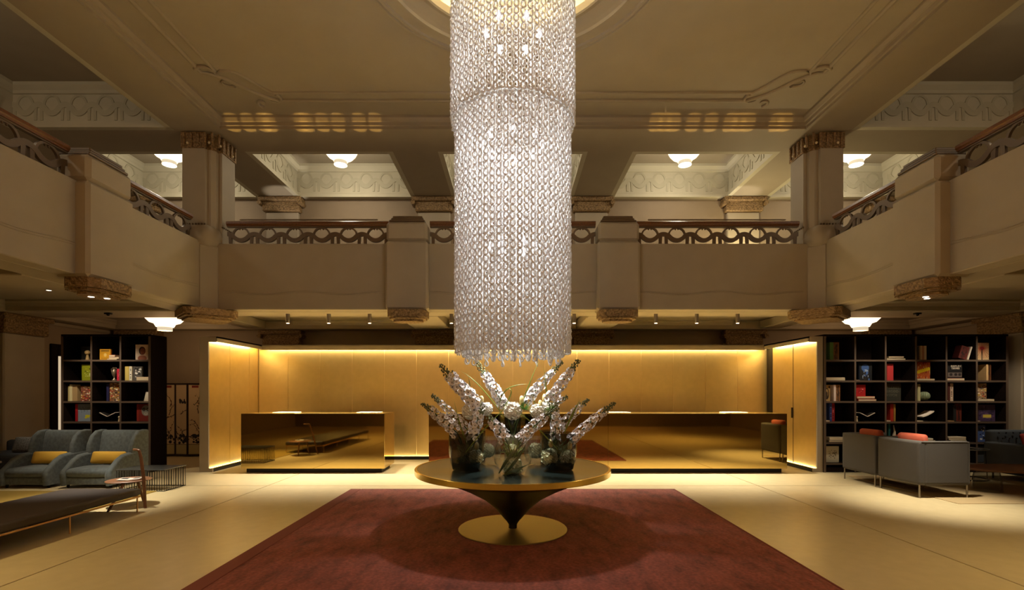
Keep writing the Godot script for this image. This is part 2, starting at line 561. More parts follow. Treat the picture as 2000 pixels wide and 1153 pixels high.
func build_gallery() -> void:
	var o := thing("ceiling", "taupe gallery underside with beams, over the desk and seating areas", "ceiling", Vector3(), 0, "", "structure")
	var m: Material = mats.ceiling_plaster
	part("slab", MB.new().bb(-10, 10, 3.3, 3.75, -12.2, -9.35), m, o)
	for s in [-1, 1]:
		part("slab", MB.new().bb(s * 5.95, s * 10, 3.3, 3.75, -9.35, 3.5), m, o)
	# beams below the slab
	part("beam", MB.new().bb(-5.95, 5.95, 3.11, 3.3, -9.9, -9.38, 0.015), m, o)
	part("beam", MB.new().bb(-10, 10, 3.1, 3.3, -12.2, -11.8, 0.015), m, o)
	for x in [-1.95, 1.95]:
		part("beam", MB.new().bb(x - 0.42, x + 0.42, 3.1, 3.3, -11.8, -9.9, 0.015), m, o)
	for s in [-1, 1]:
		part("beam", MB.new().bb(s * 5.98, s * 6.45, 3.11, 3.3, -11.8, 3.5, 0.015), m, o)
		part("beam", MB.new().bb(s * 9.6, s * 10, 3.1, 3.3, -11.8, 3.5, 0.015), m, o)
		for z in [-9.62, -6.8, -2.9]:
			part("beam", MB.new().bb(s * 6.45, s * 9.6, 3.1, 3.3, z - 0.4, z + 0.4, 0.015), m, o)
		# small cove mouldings that ring the two visible bays
		for b in [[-11.8, -10.02], [-9.22, -7.2], [-6.4, -3.3]]:
			var f := MB.new()
			var pr := [Vector2(0, 0), Vector2(0.03, 0), Vector2(0.05, 0.05), Vector2(0.1, 0.08), Vector2(0.1, 0.11), Vector2(0, 0.11)]
			f.mould(pr, Vector3(s * 6.45, 3.19, b[0]), Vector3(s * 6.45, 3.19, b[1]), Vector3(s, 0, 0))
			f.mould(pr, Vector3(s * 9.6, 3.19, b[0]), Vector3(s * 9.6, 3.19, b[1]), Vector3(-s, 0, 0))
			f.mould(pr, Vector3(s * 6.45, 3.19, b[0]), Vector3(s * 9.6, 3.19, b[0]), Vector3(0, 0, 1))
			f.mould(pr, Vector3(s * 6.45, 3.19, b[1]), Vector3(s * 9.6, 3.19, b[1]), Vector3(0, 0, -1))
			part("cove_moulding", f, m, o)
	for b in [[-5.3, -2.37], [-1.53, 1.53], [2.37, 5.3]]:
		var f := MB.new()
		var pr := [Vector2(0, 0), Vector2(0.03, 0), Vector2(0.05, 0.05), Vector2(0.1, 0.08), Vector2(0.1, 0.11), Vector2(0, 0.11)]
		f.mould(pr, Vector3(b[0], 3.19, -11.8), Vector3(b[1], 3.19, -11.8), Vector3(0, 0, 1))
		part("cove_moulding", f, m, o)
	# dark cornice along the side walls
	for s in [-1, 1]:
		var f := MB.new()
		f.mould([Vector2(0, 0), Vector2(0.05, 0), Vector2(0.08, 0.06), Vector2(0, 0.06)], Vector3(s * 10, 3.02, -12.2), Vector3(s * 10, 3.02, 3.5), Vector3(-s, 0, 0))
		part("cornice", f, m, o)

# one period of the scrolled motif: wave band, two legs, arch; in a box w wide and h high
func motif(w: float, h: float, th: float, finial := true) -> MB:
	var m := MB.new()
	var band := func(fn: Callable, x0: float, x1: float, k: float, n: int) -> PackedVector2Array:
		var up := PackedVector2Array()
		var dn := PackedVector2Array()
		for i in n + 1:
			var xx := lerpf(x0, x1, float(i) / n)
			var p: Vector2 = fn.call(xx)
			var q: Vector2 = fn.call(xx + 0.001)
			var d := (q - p).normalized()
			up.append(p + Vector2(-d.y, d.x) * k)
			dn.append(p - Vector2(-d.y, d.x) * k)
		dn.reverse()
		up.append_array(dn)
		return up
	var wave := func(a: float) -> Vector2:
		var q := cos(TAU * a)
		return Vector2(a * w, h * (0.44 - 0.17 * signf(q) * pow(absf(q), 0.8)))
	m.prism(band.call(wave, -0.5, 0.5, h * 0.11, 22), -th, th)
	var arch := func(a: float) -> Vector2:
		return Vector2(w * 0.295 * sin(a), h * (0.56 + 0.4 * cos(a)))
	m.prism(band.call(arch, -1.75, 1.75, h * 0.045, 20), -th * 0.8, th * 0.8)
	for s in [-1.0, 1.0]:
		m.prism(PackedVector2Array([Vector2(s * w * 0.435, 0), Vector2(s * w * 0.335, 0), Vector2(s * w * 0.335, h * 0.5), Vector2(s * w * 0.455, h * 0.55)]), -th * 0.8, th * 0.8)
		if finial:
			m.ball(Vector3(s * w * 0.05, h * 0.89, 0), Vector3(0.016, 0.022, 0.016), 6)
	return m

func frieze_mesh(L: float) -> MB:
	var f := MB.new()
	f.bb(-L / 2, L / 2, 0, 0.82, 0, 0.02)
	f.mould([Vector2(0.02, 0), Vector2(0.1, 0), Vector2(0.1, 0.04), Vector2(0.07, 0.05), Vector2(0.07, 0.09), Vector2(0.05, 0.1), Vector2(0.05, 0.14), Vector2(0.02, 0.15)], Vector3(-L / 2, 0, 0), Vector3(L / 2, 0, 0), Vector3(0, 0, 1))
	f.mould([Vector2(0.02, 0.64), Vector2(0.05, 0.65), Vector2(0.06, 0.7), Vector2(0.12, 0.76), Vector2(0.12, 0.82), Vector2(0.02, 0.82)], Vector3(-L / 2, 0, 0), Vector3(L / 2, 0, 0), Vector3(0, 0, 1))
	return f

func build_ceiling() -> void:
	var o := thing("ceiling", "high ceiling with round opening, framed central panel and sunken bays with relief bands", "ceiling", Vector3(), 0, "", "structure")
	var m: Material = mats.ceiling_plaster
	# beams
	var hb := 6.38
	part("beam", MB.new().bb(-10, 10, hb, 7.4, -9.75, -8.95), m, o)
	part("beam", MB.new().bb(-10, 10, hb, 7.4, -12.2, -12.1), m, o)
	for s in [-1, 1]:
		part("beam", MB.new().bb(s * 5.4, s * 6.22, hb, 7.4, -8.95, 3.5), m, o)
		part("beam", MB.new().bb(s * 5.36, s * 6.22, hb, 7.4, -12.1, -9.75), m, o)
		part("beam", MB.new().bb(s * 1.5, s * 2.4, hb, 7.4, -12.1, -9.75), m, o)
		part("beam", MB.new().bb(s * 9.18, s * 10, hb, 7.4, -12.1, -9.75), m, o)
		part("beam", MB.new().bb(s * 9.18, s * 10, hb, 7.4, -8.95, 3.5), m, o)
		for z in [[-2.15, -1.25], [1.7, 3.5]]:
			part("beam", MB.new().bb(s * 6.22, s * 9.18, hb, 7.4, z[0], z[1]), m, o)
	# sunken bays
	var rel := motif(0.49, 0.47, 0.017, false).mesh()
	var fm := {}
	var bays := []
	for b in [[-9.18, -6.22], [-5.36, -2.4], [-1.5, 1.5], [2.4, 5.36], [6.22, 9.18]]:
		bays.append([b[0], b[1], -12.1, -9.75])
	for s in [-1, 1]:
		for z in [[-8.95, -2.15]]:
			bays.append([minf(s * 6.22, s * 9.18), maxf(s * 6.22, s * 9.18), z[0], z[1]])
	for b in bays:
		part("bay_panel", MB.new().bb(b[0], b[1], 7.2, 7.4, b[2], b[3]), m, o)
		var cx: float = (b[0] + b[1]) / 2
		var cz: float = (b[2] + b[3]) / 2
		for f in [[Vector3(cx, hb, b[2]), 0.0, b[1] - b[0]], [Vector3(b[0], hb, cz), PI / 2, b[3] - b[2]], [Vector3(b[1], hb, cz), -PI / 2, b[3] - b[2]], [Vector3(cx, hb, b[3]), PI, b[1] - b[0]]]:
			var L: float = f[2]
			if not fm.has(L): fm[L] = frieze_mesh(L).mesh()
			var fr := part("relief_band", fm[L], mats.frieze_plaster, o, f[0])
			fr.rotation.y = f[1]
			if f[1] == PI: continue
			var n := int(L / 0.49)
			for k in n:
				part("relief_motif", rel, mats.relief_plaster, fr, Vector3((k - (n - 1) / 2.0) * 0.49, 0.165, 0.02))
	# the central panel with its round opening
	var hc := 6.57
	var R := 1.62
	var p := MB.new()
	var an := []
	for k in 96: an.append(TAU * k / 96.0)
	var zf := -8.95 - TZ
	var zn := 3.5 - TZ
	for c in [Vector2(5.4, zf), Vector2(-5.4, zf), Vector2(5.4, zn), Vector2(-5.4, zn)]:
		an.append(fposmod(atan2(c.y, c.x), TAU))
	an.sort()
	for k in an.size():
		var pts := []
		for a in [an[k], an[(k + 1) % an.size()]]:
			var d := Vector2(cos(a), sin(a))
			var tt := 1e9
			if absf(d.x) > 1e-6: tt = minf(tt, 5.4 / absf(d.x))
			if d.y > 1e-6: tt = minf(tt, zn / d.y)
			if d.y < -1e-6: tt = minf(tt, zf / d.y)
			pts.append(Vector3(d.x * R, hc, d.y * R + TZ))
			pts.append(Vector3(d.x * tt, hc, d.y * tt + TZ))
		p.tri(pts[0], pts[1], pts[3], Vector3.DOWN)
		p.tri(pts[0], pts[3], pts[2], Vector3.DOWN)
		var u := Vector3(0, 0.06, 0)
		p.tri(pts[0] + u, pts[1] + u, pts[3] + u, Vector3.UP)
		p.tri(pts[0] + u, pts[3] + u, pts[2] + u, Vector3.UP)
	part("central_panel", p, m, o)
	var cpos := Vector3(0, 0, TZ)
	part("ring_moulding", MB.new().lathe([Vector2(1.92, hc), Vector2(1.915, hc - 0.025), Vector2(1.88, hc - 0.03), Vector2(1.865, hc - 0.012), Vector2(1.85, hc - 0.03), Vector2(1.815, hc - 0.028), Vector2(1.8, hc)], 96, cpos, false), m, o)
	part("ring_moulding", MB.new().lathe([Vector2(1.66, hc), Vector2(1.655, hc - 0.03), Vector2(1.62, hc - 0.03), Vector2(1.60, hc + 0.0), Vector2(1.55, hc + 0.02), Vector2(1.42, hc + 0.06), Vector2(1.36, hc + 0.05), Vector2(1.335, hc + 0.02), Vector2(1.31, hc + 0.03), Vector2(1.30, hc + 0.12), Vector2(1.34, hc + 0.12)], 96, cpos, false), m, o)
	part("dome", MB.new().lathe([Vector2(1.7, hc + 0.05), Vector2(1.7, hc + 0.3), Vector2(1.45, hc + 0.62), Vector2(1.0, hc + 0.85), Vector2(0.5, hc + 0.95), Vector2(0, hc + 0.97)], 64, cpos), m, o)
	var cs := MB.new()
	var ring := []
	for k in 64: ring.append(Vector3(1.44 * cos(TAU * k / 64), hc + 0.1, 1.44 * sin(TAU * k / 64) + TZ))
	cs.tube(ring, 0.02, 6, true)
	part("cove_light_strip", cs, mats.cove_strip, o)
	for k in 8:
		var a := TAU * (k + 0.5) / 8
		omni(Vector3(1.42 * cos(a), hc + 0.2, 1.42 * sin(a) + TZ), Color(1.0, 0.92, 0.70), COVE, 0.05)
	# stepped cornice round the central panel
	var pr := [Vector2(0, 0), Vector2(0.04, 0), Vector2(0.04, 0.045), Vector2(0.075, 0.05), Vector2(0.085, 0.1), Vector2(0.115, 0.105), Vector2(0.15, 0.15), Vector2(0.15, 0.19), Vector2(0, 0.19)]
	var co := MB.new()
	co.mould(pr, Vector3(-5.4, hb, -8.95), Vector3(5.4, hb, -8.95), Vector3(0, 0, 1))
	part("cornice", co, m, o)
	for s in [-1, 1]:
		part("cornice", MB.new().mould(pr, Vector3(s * 5.4, hb, -8.95), Vector3(s * 5.4, hb, 3.5), Vector3(-s, 0, 0)), m, o)
	# raised frame lines on the panel with curled corners
	for e in [[4.87, -8.35, 0.036], [4.64, -8.14, 0.03]]:
		var X: float = e[0]
		var Z: float = e[1]
		var path := []
		path.append(Vector3(-X, hc, 2.6))
		for s in [-1, 1]:
			var c := []
			var o1 := (4.87 - X)
			var A := Vector3(s * X, hc, -7.6)
			var B := Vector3(s * (4.45 - o1), hc, -7.72 + o1)
			var C := Vector3(s * (4.5 - o1), hc, -8.1 + o1)
			var D := Vector3(s * 4.0, hc, Z)
			for k in 13:
				c.append(A.bezier_interpolate(B, C, D, k / 12.0))
			if s > 0: c.reverse()
			path.append_array(c)
		path.append(Vector3(X, hc, 2.6))
		part("frame_moulding", MB.new().tube(path, e[2], 6), m, o)
	for s in [-1, 1]:
		var sc := MB.new()
		for q in [[Vector2(4.75, -7.62), 0.16, 0.5], [Vector2(4.1, -8.28), 0.16, 2.4], [Vector2(4.62, -7.85), 0.11, 4.0], [Vector2(4.3, -8.42), 0.11, 5.2]]:
			var c: Vector2 = q[0]
			var path := []
			var rr := []
			for k in 16:
				var f := k / 15.0
				var a: float = q[2] + f * 4.6
				var r: float = q[1] * (1.15 - f)
				path.append(Vector3(s * (c.x + r * cos(a)), hc - 0.012, c.y + r * sin(a)))
				rr.append(0.03 * (1.1 - f))
			sc.tube(path, rr, 6)
		part("corner_scroll", sc, m, o)

const COVE := 1.3

func build_lamps() -> void:
	# alabaster bowls: gallery bays and under-gallery bays
	var i := 0
	for d in [[-7.68, 7.2, -10.9], [-3.85, 7.2, -10.9], [0.0, 7.2, -10.9], [3.85, 7.2, -10.9], [7.68, 7.2, -10.9], [-7.6, 3.3, -10.65], [7.6, 3.3, -10.65], [-7.7, 7.2, -4.9], [7.7, 7.2, -4.9]]:  # last two out of view, placed to light the near ceiling bays
		var up: bool = d[1] > 5
		var lab: String = ["glowing alabaster bowl lamp in the outer left gallery bay", "glowing alabaster bowl lamp in the gallery bay left of the chandelier", "glowing alabaster bowl lamp in the bay behind the chandelier", "glowing alabaster bowl lamp in the gallery bay right of the chandelier", "glowing alabaster bowl lamp in the outer right gallery bay", "stepped alabaster ceiling lamp above the left bookcase", "stepped alabaster ceiling lamp above the right bookcase", "unseen bowl lamp placed to light the near left ceiling bay", "unseen bowl lamp placed to light the near right ceiling bay"][i]
		i += 1
		var o := thing("ceiling_lamp", lab, "ceiling lamp", Vector3(d[0], d[1], d[2]), 0, "alabaster bowl lamps")
		var dy := -0.2 if up else -0.04
		var k := 1.0 if up else 1.07
		part("bowl", MB.new().lathe([Vector2(0, dy), Vector2(0.355 * k, dy), Vector2(0.365 * k, dy - 0.03), Vector2(0.33 * k, dy - 0.1), Vector2(0.27 * k, dy - 0.17), Vector2(0.19 * k, dy - 0.2), Vector2(0.155 * k, dy - 0.27), Vector2(0, dy - 0.27)], 32), mats.alabaster, o)
		part("finial_ring", MB.new().lathe([Vector2(0, dy - 0.272), Vector2(0.14, dy - 0.272), Vector2(0.14, dy - 0.35), Vector2(0.1, dy - 0.35), Vector2(0.1, dy - 0.32), Vector2(0, dy - 0.32)], 24), mats.alabaster_low, o)
		part("ceiling_mount", MB.new().lathe([Vector2(0, dy), Vector2(0.09, dy), Vector2(0.12, -0.02), Vector2(0.12, 0), Vector2(0, 0)], 20), mats.rim_brass, o)
		omni(Vector3(0, dy - 0.5, 0), SOFT if up else WARM, BOWL if up else BOWL * 0.35, 0.12, o)
		if up: omni(Vector3(0, dy + 0.1, 0.0), SOFT, BOWL * 0.12, 0.05, o)
	# track spots under the far gallery
	for k in [-5.5, -4.5, -3.5, -1.5, -0.5, 0.5, 1.5, 3.5, 4.5, 5.5]:
		var lab2: String = {-5.5: "leftmost cylinder spotlight under the far gallery, beside the corner console", -4.5: "second cylinder spotlight from the left, above the shorter desk", -3.5: "third cylinder spotlight from the left, above the shorter desk", -1.5: "cylinder spotlight between the left pier console and the chandelier", -0.5: "cylinder spotlight behind the chandelier, left one", 0.5: "cylinder spotlight behind the chandelier, right one", 1.5: "cylinder spotlight between the chandelier and the right pier console", 3.5: "third cylinder spotlight from the right, above the long desk", 4.5: "second cylinder spotlight from the right, above the long desk", 5.5: "rightmost cylinder spotlight under the far gallery, beside the corner console"}[k]
		var o := thing("spotlight", lab2, "spotlight", Vector3(k * 0.807, 3.11, -9.62), 0, "cylinder spotlights over the reception desks")
		part("housing", MB.new().lathe([Vector2(0, -0.18), Vector2(0.03, -0.18), Vector2(0.038, -0.17), Vector2(0.038, 0), Vector2(0, 0)], 14), mats.steel_leg, o)
		part("lens", MB.new().lathe([Vector2(0, -0.186), Vector2(0.027, -0.186), Vector2(0.03, -0.181)], 12), mats.spot_lens, o)
		spot(Vector3(0, -0.2, 0), Vector3(0, -1, 0.12), Color(1, 0.96, 0.88), TRACK, 42.0, o, 0.04, 1.0)
	# little ceiling cameras
	for s in [-1, 1]:
		var o := thing("ceiling_camera", "tiny black dome camera on the %s under-gallery ceiling" % ["left" if s < 0 else "right"], "camera", Vector3(s * 7.82, 3.1, -9.42))
		part("base", MB.new().box(Vector3(0, -0.015, 0), Vector3(0.12, 0.03, 0.08), 0.01), mats.black_metal, o)
		part("dome", MB.new().ball(Vector3(0, -0.03, 0.0), Vector3(0.03, 0.03, 0.03), 12), mats.black_metal, o)
	for q in [[-6.8, -7.8, -0.05, 0.02, 26.0, 6.0, "above the lit wing armchair"], [-7.9, -8.3, 0.0, -0.55, 34.0, 4.0, "aimed at the left bookcase"], [7.2, -8.3, -0.05, -0.55, 34.0, 3.2, "aimed at the left half of the wide bookcase"], [8.9, -8.3, 0.05, -0.55, 34.0, 3.2, "aimed at the right half of the wide bookcase"], [7.6, -7.25, 0.0, 0.0, 42.0, 7.5, "above the oval coffee table"]]:  # unseen downlights, placed to light the seats, books and coffee table
		var dl := thing("downlight", "small unseen ceiling downlight placed " + q[6], "downlight", Vector3(q[0], 3.3, q[1]))
		part("ring", MB.new().lathe([Vector2(0.035, -0.004), Vector2(0.05, -0.006), Vector2(0.055, 0)], 20), mats.steel_leg, dl)
		part("lens", MB.new().lathe([Vector2(0, -0.003), Vector2(0.035, -0.003)], 16), mats.spot_lens, dl)
		spot(Vector3(0, -0.03, 0), Vector3(q[2], -1, q[3]), Color(1, 0.93, 0.82), q[5], q[4], dl, 0.03, 0.7)
	# unseen lamp behind the right railing, placed to light the pilaster
	var o := thing("unseen_gallery_lamp", "unseen lamp behind the railing, placed to light the right gallery pilaster", "lamp", Vector3(5.6, 3.75, -11.45))
	part("pole", MB.new().tube([Vector3(0, 0.01, 0), Vector3(0, 0.95, 0)], 0.012), mats.rim_brass, o)
	part("base", MB.new().lathe([Vector2(0, 0.02), Vector2(0.14, 0.02), Vector2(0.15, 0), Vector2(0, 0)], 24), mats.rim_brass, o)
	part("globe", MB.new().ball(Vector3(0, 1.05, 0), Vector3.ONE * 0.12, 18), mats.unseen_globe, o)
	omni(Vector3(0, 1.05, 0), Color(1, 0.93, 0.72), 2.2, 0.1, o)
	for x in [-5.0, 5.0]:  # out of view, placed to brighten the gallery beams
		var u := thing("stand_in_uplight", "unseen floor light placed to brighten the ceiling bays beside the %s pilaster" % ["left" if x < 0 else "right"], "stand_in_uplight", Vector3(x, 3.75, -11.5))
		part("housing", MB.new().lathe([Vector2(0, 0.12), Vector2(0.05, 0.12), Vector2(0.06, 0), Vector2(0, 0)], 14), mats.black_metal, u)
		spot(Vector3(0, 0.14, 0), Vector3(x * 0.04, 1, -0.12), Color(1, 0.95, 0.88), 4.0, 12.0, u)

const BOWL := 1.25
const TRACK := 14.0

# ---------------------------------------------------------------- parapets, railings, columns
func octagon(hx: float, hz: float, c: float) -> PackedVector2Array:
	return PackedVector2Array([Vector2(-hx + c, -hz), Vector2(hx - c, -hz), Vector2(hx, -hz + c), Vector2(hx, hz - c), Vector2(hx - c, hz), Vector2(-hx + c, hz), Vector2(-hx, hz - c), Vector2(-hx, -hz + c)])

func console(to: Node3D, at: Vector3, hx: float, hz: float, h: float, turn := 0.0, lights := false) -> void:
	var r := Basis(Vector3.UP, turn)
	var c := MB.new()
	c.x = Transform3D(r * Basis(Vector3(1, 0, 0), Vector3(0, 0, 1), Vector3(0, -1, 0)), at)
	c.prism(octagon(hx, hz, 0.1), 0, h * 0.62)
	c.prism(octagon(hx - 0.03, hz - 0.03, 0.1), h * 0.62, h * 0.8)
	c.prism(octagon(hx - 0.09, hz - 0.09, 0.1), h * 0.8, h)
	var o := part("console_bracket", c, mats.gilded_capital, to)
	var b := MB.new()
	b.x = Transform3D(r, at)
	for k in 20:
		b.ball(Vector3(-hx + 0.1 + k * (hx * 2 - 0.2) / 19, -h * 0.72, hz - 0.02), Vector3.ONE * 0.011, 6)
		b.ball(Vector3(-hx + 0.1 + k * (hx * 2 - 0.2) / 19, -h * 0.72, -hz + 0.02), Vector3.ONE * 0.011, 6)
	part("bead_row", b, mats.gilded_capital, o)
	if lights:
		for k in [-1, 1]:
			var l := MB.new()
			l.lathe([Vector2(0, -h - 0.004), Vector2(0.032, -h - 0.004), Vector2(0.036, -h)], 14)
			l.x = Transform3D()
			var p := at + r * Vector3(k * 0.06, 0, k * 0.06)
			part("downlight", l, mats.spot_lens, o, p)

func pier(to: Node3D, at: Vector3, turn: float, lights := false) -> void:
	var c := MB.new()
	c.x = Transform3D(Basis(Vector3.UP, turn), at)
	c.bb(-0.395, 0.395, 3.09, 4.36, -0.3, 0.17, 0.04)
	c.bb(-0.38, 0.38, 4.36, 4.72, -0.3, 0.16, 0.05)
	part("pier", c, mats.taupe_plaster, to)
	var k := MB.new()
	k.x = c.x
	k.bb(-0.33, 0.33, 4.72, 4.76, -0.28, 0.13, 0.01)
	k.bb(-0.30, 0.30, 4.76, 4.80, -0.26, 0.11, 0.01)
	k.bb(-0.275, 0.275, 4.80, 4.845, -0.24, 0.09, 0.01)
	part("pier_cap", k, mats.railing_metal, to)
	console(to, at + Vector3(0, 3.09, 0) + Basis(Vector3.UP, turn) * Vector3(0, 0, -0.02), 0.36, 0.25, 0.21, turn, lights)

func wave_line(to: Node3D, a: Vector3, b: Vector3, out: Vector3) -> void:
	var L := a.distance_to(b)
	for j in 2:
		var path := []
		var n := int(L / 0.06)
		for k in n + 1:
			var f := float(k) / n
			path.append(a.lerp(b, f) + out * 0.002 + Vector3.UP * (0.028 * cos(TAU * f * maxf(1.0, round(L / 1.45))) + j * -0.03))
		part("wave_moulding", MB.new().tube(path, 0.007, 5), mats.taupe_plaster, to)

var scroll_meshes := {}
func railing(a: Vector3, b: Vector3, label: String) -> void:
	var L := a.distance_to(b)
	var n := int(round(L / 0.523))
	var w := L / n
	var d := (b - a) / L
	var o := thing("balcony_railing", label, "railing", (a + b) / 2, atan2(-d.z, d.x))
	var key := "%0.3f" % w
	if not scroll_meshes.has(key): scroll_meshes[key] = motif(w, 0.35, 0.022).mesh()
	for k in n:
		part("scroll_panel", scroll_meshes[key], mats.railing_metal, o, Vector3((k - (n - 1) / 2.0) * w, 0, 0))
	var pr := [Vector2(-0.045, 0), Vector2(0.045, 0), Vector2(0.05, 0.02), Vector2(0.065, 0.035), Vector2(0.06, 0.075), Vector2(0.03, 0.095), Vector2(-0.03, 0.095), Vector2(-0.06, 0.075), Vector2(-0.065, 0.035), Vector2(-0.05, 0.02), Vector2(-0.045, 0)]
	part("handrail", MB.new().mould(pr, Vector3(-L / 2, 0.36, 0), Vector3(L / 2, 0.36, 0), Vector3(0, 0, 1)), mats.handrail_wood, o)
	part("under_rail", MB.new().bb(-L / 2, L / 2, 0.34, 0.362, -0.03, 0.03), mats.railing_metal, o)

func build_parapets() -> void:
	var m: Material = mats.taupe_plaster
	var y0 := 3.115
	var y1 := 4.356
	var far := thing("balcony_parapet", "taupe balcony front facing the hall above the reception, with two piers", "parapet", Vector3(), 0, "", "structure")
	part("parapet_wall", MB.new().bb(-5.78, 5.78, y0, y1, -9.4, -9.15, 0.01), m, far)
	for x in [-1.96, 1.96]: pier(far, Vector3(x, 0, -9.15), 0)
	for s in [-1, 1]:  # added light strips imitate brass reflections on the cornice
		var u := thing("stand_in_uplight", "added strip of tiny lights on the far handrail for gold cornice reflections, %s of the chandelier" % ["left" if s < 0 else "right"], "stand_in_uplight", Vector3(s * 3.85, 4.812, -9.2))
		part("housing", MB.new().box(Vector3(0, 0.008, 0), Vector3(2.6, 0.016, 0.03), 0.003), mats.railing_metal, u)
		for k in 12:
			if k in [4, 9]: continue
			spot(Vector3(-1.25 + k * 0.225, 0.03, 0), Vector3(s * -0.06 * (k % 3), 1.6, 0.315), Color(1, 0.80, 0.42), 2.0, 5.0, u, 0.02, 0.5)
	for e in [[-5.45, -2.36], [-1.57, 1.57], [2.36, 5.45]]:
		wave_line(far, Vector3(e[0], 3.44, -9.15), Vector3(e[1], 3.44, -9.15), Vector3(0, 0, 1))
	railing(Vector3(-5.42, y1, -9.27), Vector3(-2.35, y1, -9.27), "scrolled bronze railing on the far balcony left of the chandelier")
	railing(Vector3(-1.57, y1, -9.27), Vector3(1.57, y1, -9.27), "scrolled bronze railing on the far balcony behind the chandelier")
	railing(Vector3(2.35, y1, -9.27), Vector3(5.42, y1, -9.27), "scrolled bronze railing on the far balcony right of the chandelier")
	for s in [-1, 1]:
		var sd: String = "left" if s < 0 else "right"
		var o := thing("balcony_parapet", "taupe balcony front running along the %s side of the hall" % sd, "parapet", Vector3(), 0, "", "structure")
		part("parapet_wall", MB.new().bb(s * 5.75, s * 6.0, y0, y1, -9.2, 3.5, 0.01), m, o)
		var tn: float = PI / 2 if s < 0 else -PI / 2
		for z in [-6.8, -2.9, 1.0]: pier(o, Vector3(s * 5.75, 0, z), tn, z < -3)
		wave_line(o, Vector3(s * 5.75, 3.5, -8.9), Vector3(s * 5.75, 3.5, -7.2), Vector3(-s, 0, 0))
		wave_line(o, Vector3(s * 5.75, 3.5, -6.4), Vector3(s * 5.75, 3.5, -3.3), Vector3(-s, 0, 0))
		for q in [[-8.86, -7.2, "between the corner column and the pier"], [-6.4, -3.3, "nearest the camera"]]:
			railing(Vector3(s * 5.87, y1, q[0]), Vector3(s * 5.87, y1, q[1]), "scrolled bronze railing on the %s balcony, %s" % [sd, q[2]])
		# rounded corner block, its diagonal strip and console
		var cb := MB.new()
		cb.x = Transform3D(Basis(Vector3.UP, s * -PI / 4), Vector3(s * 5.72, 0, -9.12))
		cb.bb(-0.17, 0.17, 3.09, 4.3, -0.15, 0.13, 0.03)
		part("corner_strip", cb, m, o)
		var dr := MB.new()
		dr.rbox(Vector3(s * 5.83, 4.46, -9.2), Vector3(0.68, 0.42, 0.68), 0.2)
		part("corner_block", dr, m, o)
		console(o, Vector3(s * 5.76, 3.09, -9.17), 0.44, 0.44, 0.19, PI / 4)
		for k in 2:
			spot(Vector3(s * (5.78 + 0.12 * k), 2.84, -6.74 - 0.12 * k), Vector3(s * 0.05, -1, -0.02), Color(1, 0.96, 0.88), CONSOLE, 31.0, o, 0.04, 1.0)
		spot(Vector3(s * 5.85, 2.84, -2.9), Vector3(s * -0.25, -1, 0), Color(1, 0.88, 0.62), CONSOLE * 0.95, 62.0, o, 0.05, 1.0)  # out of view, placed to light the foreground floor
		# column on the balcony corner
		var c := thing("column", "square taupe column with gilt capital on the %s balcony corner" % sd, "column", Vector3(s * 5.8, 3.75, -9.32), 0, "", "structure")
		var sh := MB.new()
		var h := 0.31
		var poly := PackedVector2Array([Vector2(-h, -h), Vector2(h, -h), Vector2(h, h), Vector2(-h, h)])
		if s < 0: poly = PackedVector2Array([Vector2(-h, -h), Vector2(h, -h), Vector2(h, h - 0.2), Vector2(h - 0.07, h - 0.2), Vector2(h - 0.07, h - 0.13), Vector2(h - 0.13, h - 0.07), Vector2(h - 0.2, h - 0.07), Vector2(h - 0.2, h), Vector2(-h, h)])
		else: poly = PackedVector2Array([Vector2(-h, -h), Vector2(h, -h), Vector2(h, h), Vector2(-h + 0.2, h), Vector2(-h + 0.2, h - 0.07), Vector2(-h + 0.13, h - 0.07), Vector2(-h + 0.07, h - 0.13), Vector2(-h + 0.07, h - 0.2), Vector2(-h, h - 0.2)])
		sh.x = Transform3D(Basis(Vector3(1, 0, 0), Vector3(0, 0, 1), Vector3(0, -1, 0)), Vector3())
		sh.prism(poly, -2.33, 0)
		part("shaft", sh, m, c)
		var q := MB.new()
		q.x = sh.x
		var big := PackedVector2Array()
		for v2 in poly: big.append(v2 * 1.06)
		q.prism(big, -2.62, -2.33)
		part("capital", q, mats.gilded_capital, c)
		var st := MB.new()
		for k in 3:
			st.ball(Vector3(-0.2 + 0.2 * k, 2.42, 0.33), Vector3(0.025, 0.025, 0.02), 8)
			st.ball(Vector3(-s * 0.33, 2.42, -0.2 + 0.2 * k), Vector3(0.02, 0.025, 0.025), 8)
		part("stud", st, mats.pale_stud, c)
		var cl := MB.new()
		for k in 5:
			cl.tube([Vector3(-0.26 + 0.13 * k, 2.36, 0.33), Vector3(-0.26 + 0.13 * k, 2.6, 0.345)], 0.022, 6)
			cl.tube([Vector3(-s * 0.33, 2.36, -0.26 + 0.13 * k), Vector3(-s * 0.345, 2.6, -0.26 + 0.13 * k)], 0.022, 6)
		part("capital_reed", cl, mats.gilded_capital, c)
		var bd := MB.new()
		for k in 8:
			bd.ball(Vector3(s * (0.28 - 0.055 * k), 0.93, 0.31), Vector3.ONE * 0.02, 6)
			bd.ball(Vector3(-s * 0.31, 0.93, -0.28 + 0.055 * k), Vector3.ONE * 0.02, 6)
		part("base_bead", bd, mats.railing_metal, c)

const CONSOLE := 9.0

